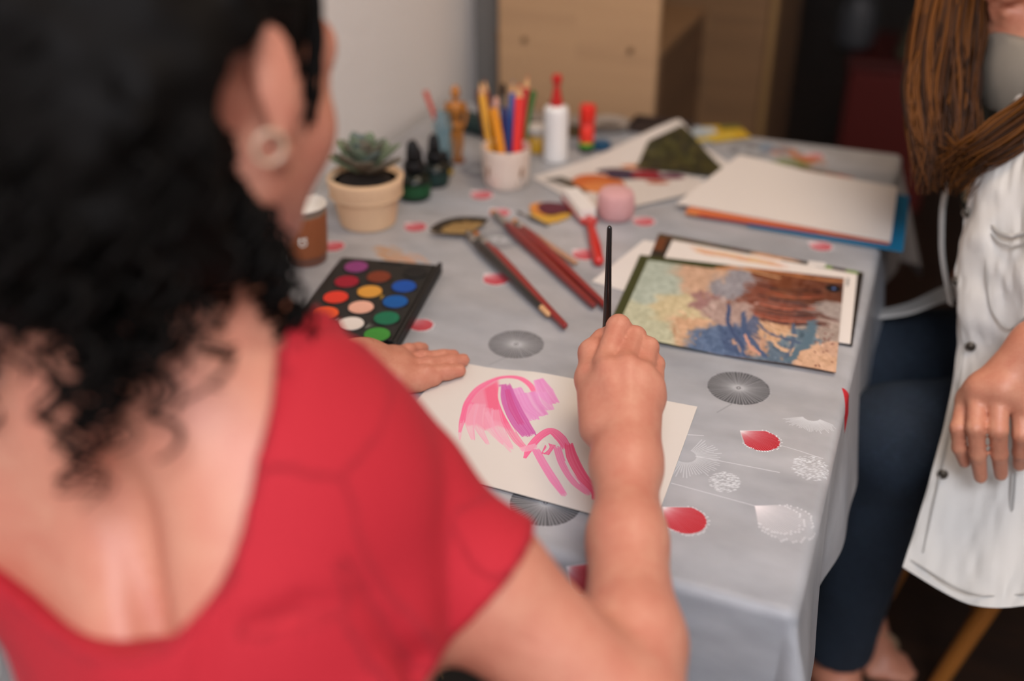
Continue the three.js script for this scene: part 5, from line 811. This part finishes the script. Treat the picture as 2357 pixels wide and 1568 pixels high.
  part(ch, 'seat', at(box(0.44, 0.05, 0.42, 0.02), 0, 0.43, -0.02), dk); for (const s of [-1, 1]) for (const r of [-1, 1]) part(ch, 'leg', at(box(0.035, 0.41, 0.035, 0.004), s * 0.18, 0.205, r * 0.17 - 0.02), dk);
  for (const s of [-1, 1]) part(ch, 'back_post', at(box(0.03, 0.36, 0.03, 0.006), s * 0.19, 0.63, 0.21), dk); part(ch, 'backrest', at(box(0.36, 0.16, 0.025, 0.012), 0, 0.69, 0.215), dk);
}
// ---------- the seated person in the white coat ----------
{
  const skin = skinTone(0xc9866a, 9);
  const person = thing('person', 'long haired person in a white snap front coat and jeans seated beside the table', 'person', v3(0.82, 0, -1.27));
  const chin = D(2325, 82, 1.32), F = { f: v3(-0.62, -0.28, 0.73).normalize() }; F.r = F.f.clone().cross(v3(0, 1, 0)).normalize(); F.u = F.r.clone().cross(F.f).normalize();
  const Hc = chin.clone().addScaledVector(F.u, 0.104).addScaledVector(F.f, -0.072);
  const neckTop = Hc.clone().addScaledVector(F.u, -0.05).addScaledVector(F.f, -0.02), neckBase = v3(0.67, 0.985, -1.31), chest = v3(0.72, 0.85, -1.31), belly = v3(0.77, 0.68, -1.28), pelvis = v3(0.83, 0.56, -1.27);
  const bf = v3(-0.95, -0.12, 0.28).normalize(), br = bf.clone().cross(v3(0, 1, 0)).normalize(), bu = br.clone().cross(bf).normalize();
  const shN = v3(0.72, 0.965, -1.15), shF = v3(0.78, 0.965, -1.46), elN = v3(0.78, 0.73, -1.06), wrN = D(2392, 800, 1.16), elF = v3(0.84, 0.72, -1.5), wrF = v3(0.68, 0.635, -1.42);
  const kn = v3(0.50, 0.53, -1.155), kf = v3(0.5, 0.54, -1.335), hn = v3(0.84, 0.53, -1.2), hf = v3(0.84, 0.53, -1.35), an = v3(0.5, 0.085, -1.19), af = v3(0.575, 0.085, -1.372);
  const trunk = blend([ell(chest, 0.15, 0.18, 0.1, br, bu, bf), ell(belly, 0.125, 0.15, 0.095, br, bu, bf), ell(pelvis, 0.14, 0.11, 0.15), cap(neckBase, shN, 0.05, 0.05), cap(neckBase, shF, 0.05, 0.05)], 0.06);
  const limbs = blend([cap(shN, elN, 0.046, 0.037), cap(elN, elN.clone().lerp(wrN, 0.3), 0.036, 0.036), cap(elN.clone().lerp(wrN, 0.3), wrN, 0.036, 0.025), cap(shF, elF, 0.046, 0.036), cap(elF, wrF, 0.036, 0.026)], 0.02);
  const legs = blend([cap(hn, kn, 0.082, 0.06), cap(hf, kf, 0.082, 0.06), cap(kn, an, 0.056, 0.036), cap(kf, af, 0.056, 0.036)], 0.03);
  // feet with toes: towards the near side
  const foot = (a, dir) => { const side = v3(-dir.z, 0, dir.x), l = [cap(a, a.clone().addScaledVector(dir, 0.06).setY(0.05), 0.036, 0.032), cap(a.clone().setY(0.04), a.clone().addScaledVector(dir, -0.045).setY(0.036), 0.034, 0.03), cap(a.clone().addScaledVector(dir, 0.06).setY(0.05), a.clone().addScaledVector(dir, 0.13).setY(0.032), 0.034, 0.024)]; for (let i = 0; i < 5; i++) l.push(cap(a.clone().addScaledVector(dir, 0.13).addScaledVector(side, (i - 2) * 0.016).setY(0.03), a.clone().addScaledVector(dir, 0.172 - Math.abs(i - 1) * 0.008).addScaledVector(side, (i - 2) * 0.0165).setY(0.026), 0.0095, 0.008)); return blend(l, 0.012); };
  const dn = v3(0.1, 0, 1).normalize(), df = v3(0.22, 0, 0.97).normalize(), feet = [foot(an, dn), foot(af, df)];
  const head = headField(Hc, F), neck = cap(neckTop, neckBase, 0.05, 0.054);
  const Q = (x, y, t) => D(x, y, t);
  const mc = [Q(2352, 935, 1.165), Q(2300, 905, 1.165), Q(2252, 905, 1.18), Q(2222, 930, 1.2)];
  const fg = [[mc[0], Q(2352, 1000, 1.16), Q(2350, 1040, 1.18), Q(2347, 1070, 1.2)], [mc[1], Q(2298, 990, 1.155), Q(2300, 1045, 1.175), Q(2304, 1092, 1.2)], [mc[2], Q(2246, 985, 1.165), Q(2250, 1045, 1.18), Q(2257, 1098, 1.2)], [mc[3], Q(2206, 985, 1.185), Q(2208, 1030, 1.195), Q(2220, 1064, 1.21)]];
  const fr = [0.0125, 0.0098, 0.0088, 0.0075], hand = handField(wrN, 0.025, mc.map(m => m.clone().lerp(wrN, 0.08)), [0.0165, 0.0165, 0.0155, 0.014], fg, [fr, fr, fr, fr.map(v => v * 0.9)], [Q(2400, 860, 1.17), Q(2405, 950, 1.16), Q(2395, 1010, 1.17)], [0.017, 0.012, 0.009]);
  const whole = (x, y, z) => { let d = smin(trunk(x, y, z), neck(x, y, z), 0.04); d = smin(d, limbs(x, y, z), 0.025); d = smin(d, legs(x, y, z), 0.03); d = smin(d, head(x, y, z), 0.03); d = smin(d, hand(x, y, z), 0.018); return smin(d, Math.min(feet[0](x, y, z), feet[1](x, y, z)), 0.02); };
  const boxes = { head: bounds([Hc], 0.135), hand: bounds([...fg.flat(), wrN, Q(2405, 950, 1.16)], 0.026) };
  wpart(person, 'body', jointMesh(whole, v3(0.38, -0.01, -1.56), v3(1.02, 1.05, -0.85), 0.0075, boxes, () => 0.003), skin, 'skin of face, hand and bare feet');
  // jeans
  const jeanTex = canvas(256, 256, (x, w, h) => { x.fillStyle = '#16222f'; x.fillRect(0, 0, w, h); const R = rng(4); for (let i = 0; i < 4000; i++) { x.fillStyle = rgb(40 + R() * 30, 56 + R() * 30, 76 + R() * 30, 0.25); x.fillRect(R() * w, R() * h, 5, 1); } }); jeanTex.repeat.set(5, 5);
  const jean = new THREE.MeshPhysicalMaterial({ map: jeanTex, color: 0xffffff, roughness: 0.9 });
  const jf = blend([legs, ell(pelvis, 0.14, 0.11, 0.15)], 0.04);
  wpart(person, 'jeans', nets((x, y, z) => Math.max(jf(x, y, z) - 0.012 + 0.003 * noise(x * 30, y * 22, z * 30), 0.115 - y, y - 0.74), v3(0.38, 0.08, -1.5), v3(1.03, 0.76, -1.0), 0.0075), jean, 'dark blue jeans');
  // blouse and undershirt
  const blTex = canvas(512, 512, (x, w, h) => { x.fillStyle = '#12211c'; x.fillRect(0, 0, w, h); const R = rng(14); for (let i = 0; i < 90; i++) { x.save(); x.translate(R() * w, R() * h); x.rotate(R() * 6.28); x.fillStyle = [rgb(196, 178, 148), rgb(170, 140, 110), rgb(40, 62, 54)][i % 3]; x.beginPath(); x.ellipse(0, 0, 20 + R() * 16, 6 + R() * 7, 0, 0, 7); x.fill(); x.restore(); } }); blTex.repeat.set(4, 4);
  wpart(person, 'blouse', nets((x, y, z) => Math.max(trunk(x, y, z) - 0.01, 0.6 - y, y - 1.0), v3(0.42, 0.56, -1.58), v3(1.0, 1.04, -1.0), 0.0075), new THREE.MeshPhysicalMaterial({ map: blTex, roughness: 0.85 }), 'dark green patterned blouse');
  wpart(person, 'undershirt', nets((x, y, z) => Math.max(smin(trunk(x, y, z), neck(x, y, z), 0.04) - 0.014, 0.93 - y, y - 1.025, ((x - chest.x) * br.x + (z - chest.z) * br.z) ** 2 - 0.0036), v3(0.42, 0.9, -1.5), v3(0.9, 1.06, -1.1), 0.006), std(0x8f877a, 0.9), 'pale undershirt at the neck');
  // coat: near front, far front edge, back
  const denim = relief(128, (u, v) => 0.5 + 0.5 * Math.sin((u + v) * 6.2832 * 32)); denim.repeat.set(6, 10);
  const white = std(0xd5d2cc, 0.85, { bumpMap: denim, bumpScale: 0.0003 });
  const near = [
    [Q(2340, 200, 1.31), Q(2420, 110, 1.27), Q(2540, 80, 1.27), Q(2660, 110, 1.36)],
    [Q(2235, 405, 1.3), Q(2310, 350, 1.25), Q(2420, 310, 1.22), Q(2600, 310, 1.32)],
    [Q(2206, 560, 1.29), Q(2290, 545, 1.235), Q(2410, 540, 1.2), Q(2600, 540, 1.3)],
    [Q(2196, 710, 1.285), Q(2295, 720, 1.235), Q(2410, 740, 1.205), Q(2590, 760, 1.28)],
    [Q(2198, 860, 1.28), Q(2300, 900, 1.245), Q(2410, 930, 1.225), Q(2570, 950, 1.28)],
    [Q(2148, 1085, 1.27), Q(2265, 1125, 1.235), Q(2400, 1150, 1.22), Q(2560, 1150, 1.27)],
    [Q(2080, 1308, 1.25), Q(2235, 1392, 1.205), Q(2380, 1392, 1.195), Q(2560, 1360, 1.24)]];
  const wav = (u, v) => 0.005 * Math.sin(u * 13 + v * 5) * smooth(0.1, 0.5, v) + 0.006 * noise(u * 8, v * 12, 1) * (1 - smooth(0.55, 0.8, v)) + 0.002 * noise(u * 24, v * 30, 5);
  wpart(person, 'coat_front', cloth(near, 70, 100, 0.003, wav), white, 'white denim coat front hanging over the thigh');
  wpart(person, 'coat_lapel', cloth([[Q(2350, 190, 1.36), Q(2360, 185, 1.36)], [Q(2190, 395, 1.37), Q(2200, 400, 1.365)], [Q(2163, 552, 1.36), Q(2172, 555, 1.355)], [Q(2184, 700, 1.34), Q(2194, 705, 1.335)]], 4, 40, 0.004), white);
  wpart(person, 'coat_far_front', cloth([[Q(1996, 722, 1.5), Q(2090, 700, 1.5), Q(2190, 655, 1.48), Q(2300, 640, 1.5)], [Q(1992, 734, 1.485), Q(2090, 722, 1.48), Q(2190, 690, 1.46), Q(2300, 690, 1.46)]], 40, 6, 0.004), white);
  wpart(person, 'coat_back', nets((x, y, z) => { const t = trunk(x, y, z); return Math.max(Math.abs(t - 0.021) - 0.005, 0.5 - y, y - 1.03, ((x - chest.x) * bf.x + (y - chest.y) * bf.y + (z - chest.z) * bf.z) - 0.03); }, v3(0.5, 0.45, -1.65), v3(1.05, 1.08, -1.0), 0.006), white);
  for (const [px, py, t] of [[2225, 490, 1.283], [2201, 648, 1.276], [2234, 798, 1.262], [2170, 1092, 1.252]]) { const s = part(person, 'snap', lathe([[0, 0.0022], [0.0035, 0.002], [0.0048, 0.0008], [0.005, -0.002]], 20).rotateX(Math.PI / 2), std(0x4e4840, 0.35, { metalness: 0.8 }), 'small dark metal snap'); const p = D(px, py, t); s.position.copy(p.clone().sub(person.position)); s.lookAt(p.clone().add(v3(-0.45, 0.3, 1))); const r = part(s, 'snap_ring', new THREE.TorusGeometry(0.0052, 0.0009, 8, 24), std(0x6c655c, 0.3, { metalness: 0.8 })); }
  for (const [a, b] of [[shN, elN], [shF, elF]]) { const e = b.clone().lerp(a, 0.12), sl = cap(a, b, 0.066, 0.054), ax = b.clone().sub(a).normalize(); wpart(person, 'coat_sleeve', nets((x, y, z) => Math.max(Math.abs(sl(x, y, z) + 0.004 * noise(x * 26, y * 26, z * 26)) - 0.004, (x - e.x) * ax.x + (y - e.y) * ax.y + (z - e.z) * ax.z), ...bounds([a, b], 0.085), 0.005), white); }
  // seams: hem, placket and pocket edges
  const coatAt = surf(near), onCoat = (uv, r) => tube(uv.map(([u, v]) => coatAt(u, v).lerp(camera.position, 0.0032)), r, 30, 6);
  const seam = (pts, r = 0.0011) => tube(pts.map(p => D(...p)), r, 30, 6);
  for (const g of [seam([[2092, 1288, 1.247], [2235, 1366, 1.202], [2380, 1368, 1.192]]), onCoat([[0.27, 0.295], [0.36, 0.325], [0.46, 0.335], [0.55, 0.33]], 0.0024), onCoat([[0.27, 0.315], [0.36, 0.345], [0.46, 0.355], [0.55, 0.35]], 0.0013), onCoat([[0.27, 0.3], [0.27, 0.4], [0.3, 0.5], [0.42, 0.53], [0.54, 0.5]], 0.0013), onCoat([[0.09, 0.12], [0.09, 0.35], [0.09, 0.6], [0.09, 0.95]], 0.0011), seam([[2334, 1090, 1.217], [2322, 1240, 1.212], [2312, 1370, 1.2]], 0.003)]) wpart(person, 'seam', g, white);
  // sandals
  const lea = std(0xa58a6c, 0.7);
  for (const [a, d] of [[an, dn], [af, df]]) { const side = v3(-d.z, 0, d.x); const c = a.clone().addScaledVector(d, 0.055).setY(0.008), L = 0.25; const m = part(person, 'sandal_sole', box(0.085, 0.014, L, 0.007), std(0x4a3524, 0.8)); m.position.copy(c.sub(person.position)); m.rotation.y = Math.atan2(d.x, d.z); for (const t of [0.045, 0.105]) { const b = a.clone().addScaledVector(d, t), r = 0.043 - t * 0.05; const pts = []; for (let i = 0; i <= 10; i++) { const w = i / 10 * Math.PI; pts.push(b.clone().addScaledVector(side, Math.cos(w) * r * 1.0).setY(0.014 + Math.sin(w) * (0.078 - t * 0.3))); } const g = taper(pts, [0.006, 0.007, 0.006], 20, 6); wpart(person, 'sandal_strap', g, lea); } }
  // hair: long wavy strands either side of the face
  const R = rng(606), sets = [[], [], []], q = (a, b, c) => Hc.clone().addScaledVector(F.r, a).addScaledVector(F.u, b).addScaledVector(F.f, c);
  const strands = (ctrl, n, spread, tilt) => { for (let i = 0; i < n; i++) { const s = R() - 0.5, d = R() - 0.5, ph = R() * 6.28; const am = 6 + R() * 26, fq = 0.9 + R() * 1.4, pts = ctrl.map((c, k) => { const w = Math.sin(k * fq + ph) * am * k / ctrl.length + (R() - 0.5) * 12; return D(c[0] + s * c[3] * 1.1 + w, c[1] + (k === ctrl.length - 1 ? (R() - 0.5) * 130 : 0) + s * (tilt || 0), c[2] + d * 0.06); }); sets[Math.floor(R() * 3)].push(taper(pts, [0.0014, 0.0019, 0.0019, 0.0015, 0.0004], 24, 4)); } };
  strands([[2230, -260, 1.34, 90], [2200, -60, 1.33, 130], [2180, 80, 1.325, 150], [2170, 200, 1.32, 150], [2170, 310, 1.315, 130], [2165, 385, 1.315, 90]], 620, 1);
  strands([[2520, -120, 1.31, 60], [2500, 80, 1.285, 80], [2430, 225, 1.255, 90], [2325, 308, 1.25, 90], [2242, 360, 1.262, 70], [2195, 375, 1.28, 50]], 280, 1, 50);
  strands([[2530, -40, 1.31, 40], [2520, 200, 1.26, 60], [2460, 330, 1.24, 70], [2395, 420, 1.235, 50]], 160, 1);
  const crown = ell(q(0, 0.035, -0.022), 0.086, 0.098, 0.108, F.r, F.u, F.f), fc = ell(q(0, -0.05, 0.09), 0.066, 0.1, 0.07, F.r, F.u, F.f);
  const hm = [0x452508, 0x64390c, 0x2c1605].map(c => std(c, 0.5, { specularIntensity: 0.35 }));
  wpart(person, 'hair_crown', nets((x, y, z) => smax(crown(x, y, z), -fc(x, y, z), 0.01), ...bounds([Hc], 0.16), 0.007), hm[2]);
  sets.forEach((s, i) => wpart(person, 'hair', mergeGeometries(s), hm[i], ['golden brown strands', 'light brown strands', 'dark brown strands'][i]));
  // chair
  const ch = thing('wooden_chair', 'honey coloured wooden chair with splayed legs under the person in white', 'chair', v3(0.84, 0, -1.27)), wd = std(0xa8692a, 0.5);
  part(ch, 'seat', at(box(0.42, 0.03, 0.42, 0.012), 0.02, 0.425, 0), wd);
  for (const [sx, sz, bx, bz] of [[-0.1, 0.12, -0.175, 0.075], [-0.1, -0.13, -0.17, -0.16], [0.18, 0.14, 0.22, 0.19], [0.18, -0.14, 0.22, -0.19]]) part(ch, 'leg', taper([v3(bx, 0.0, bz), v3((bx + sx) / 2, 0.21, (bz + sz) / 2), v3(sx, 0.415, sz)], [0.012, 0.015, 0.016], 10, 12), wd);
  part(ch, 'stretcher', tube([v3(-0.14, 0.2, 0.1), v3(-0.14, 0.2, -0.14)], 0.009, 6, 10), wd);
  for (const s of [-1, 1]) part(ch, 'back_post', taper([v3(0.2, 0.43, s * 0.17), v3(0.27, 0.85, s * 0.17)], [0.014, 0.011], 8, 10), wd); part(ch, 'back_rail', at(box(0.02, 0.09, 0.34, 0.008), 0.262, 0.8, 0), wd);
}
renderer.render(scene, camera);
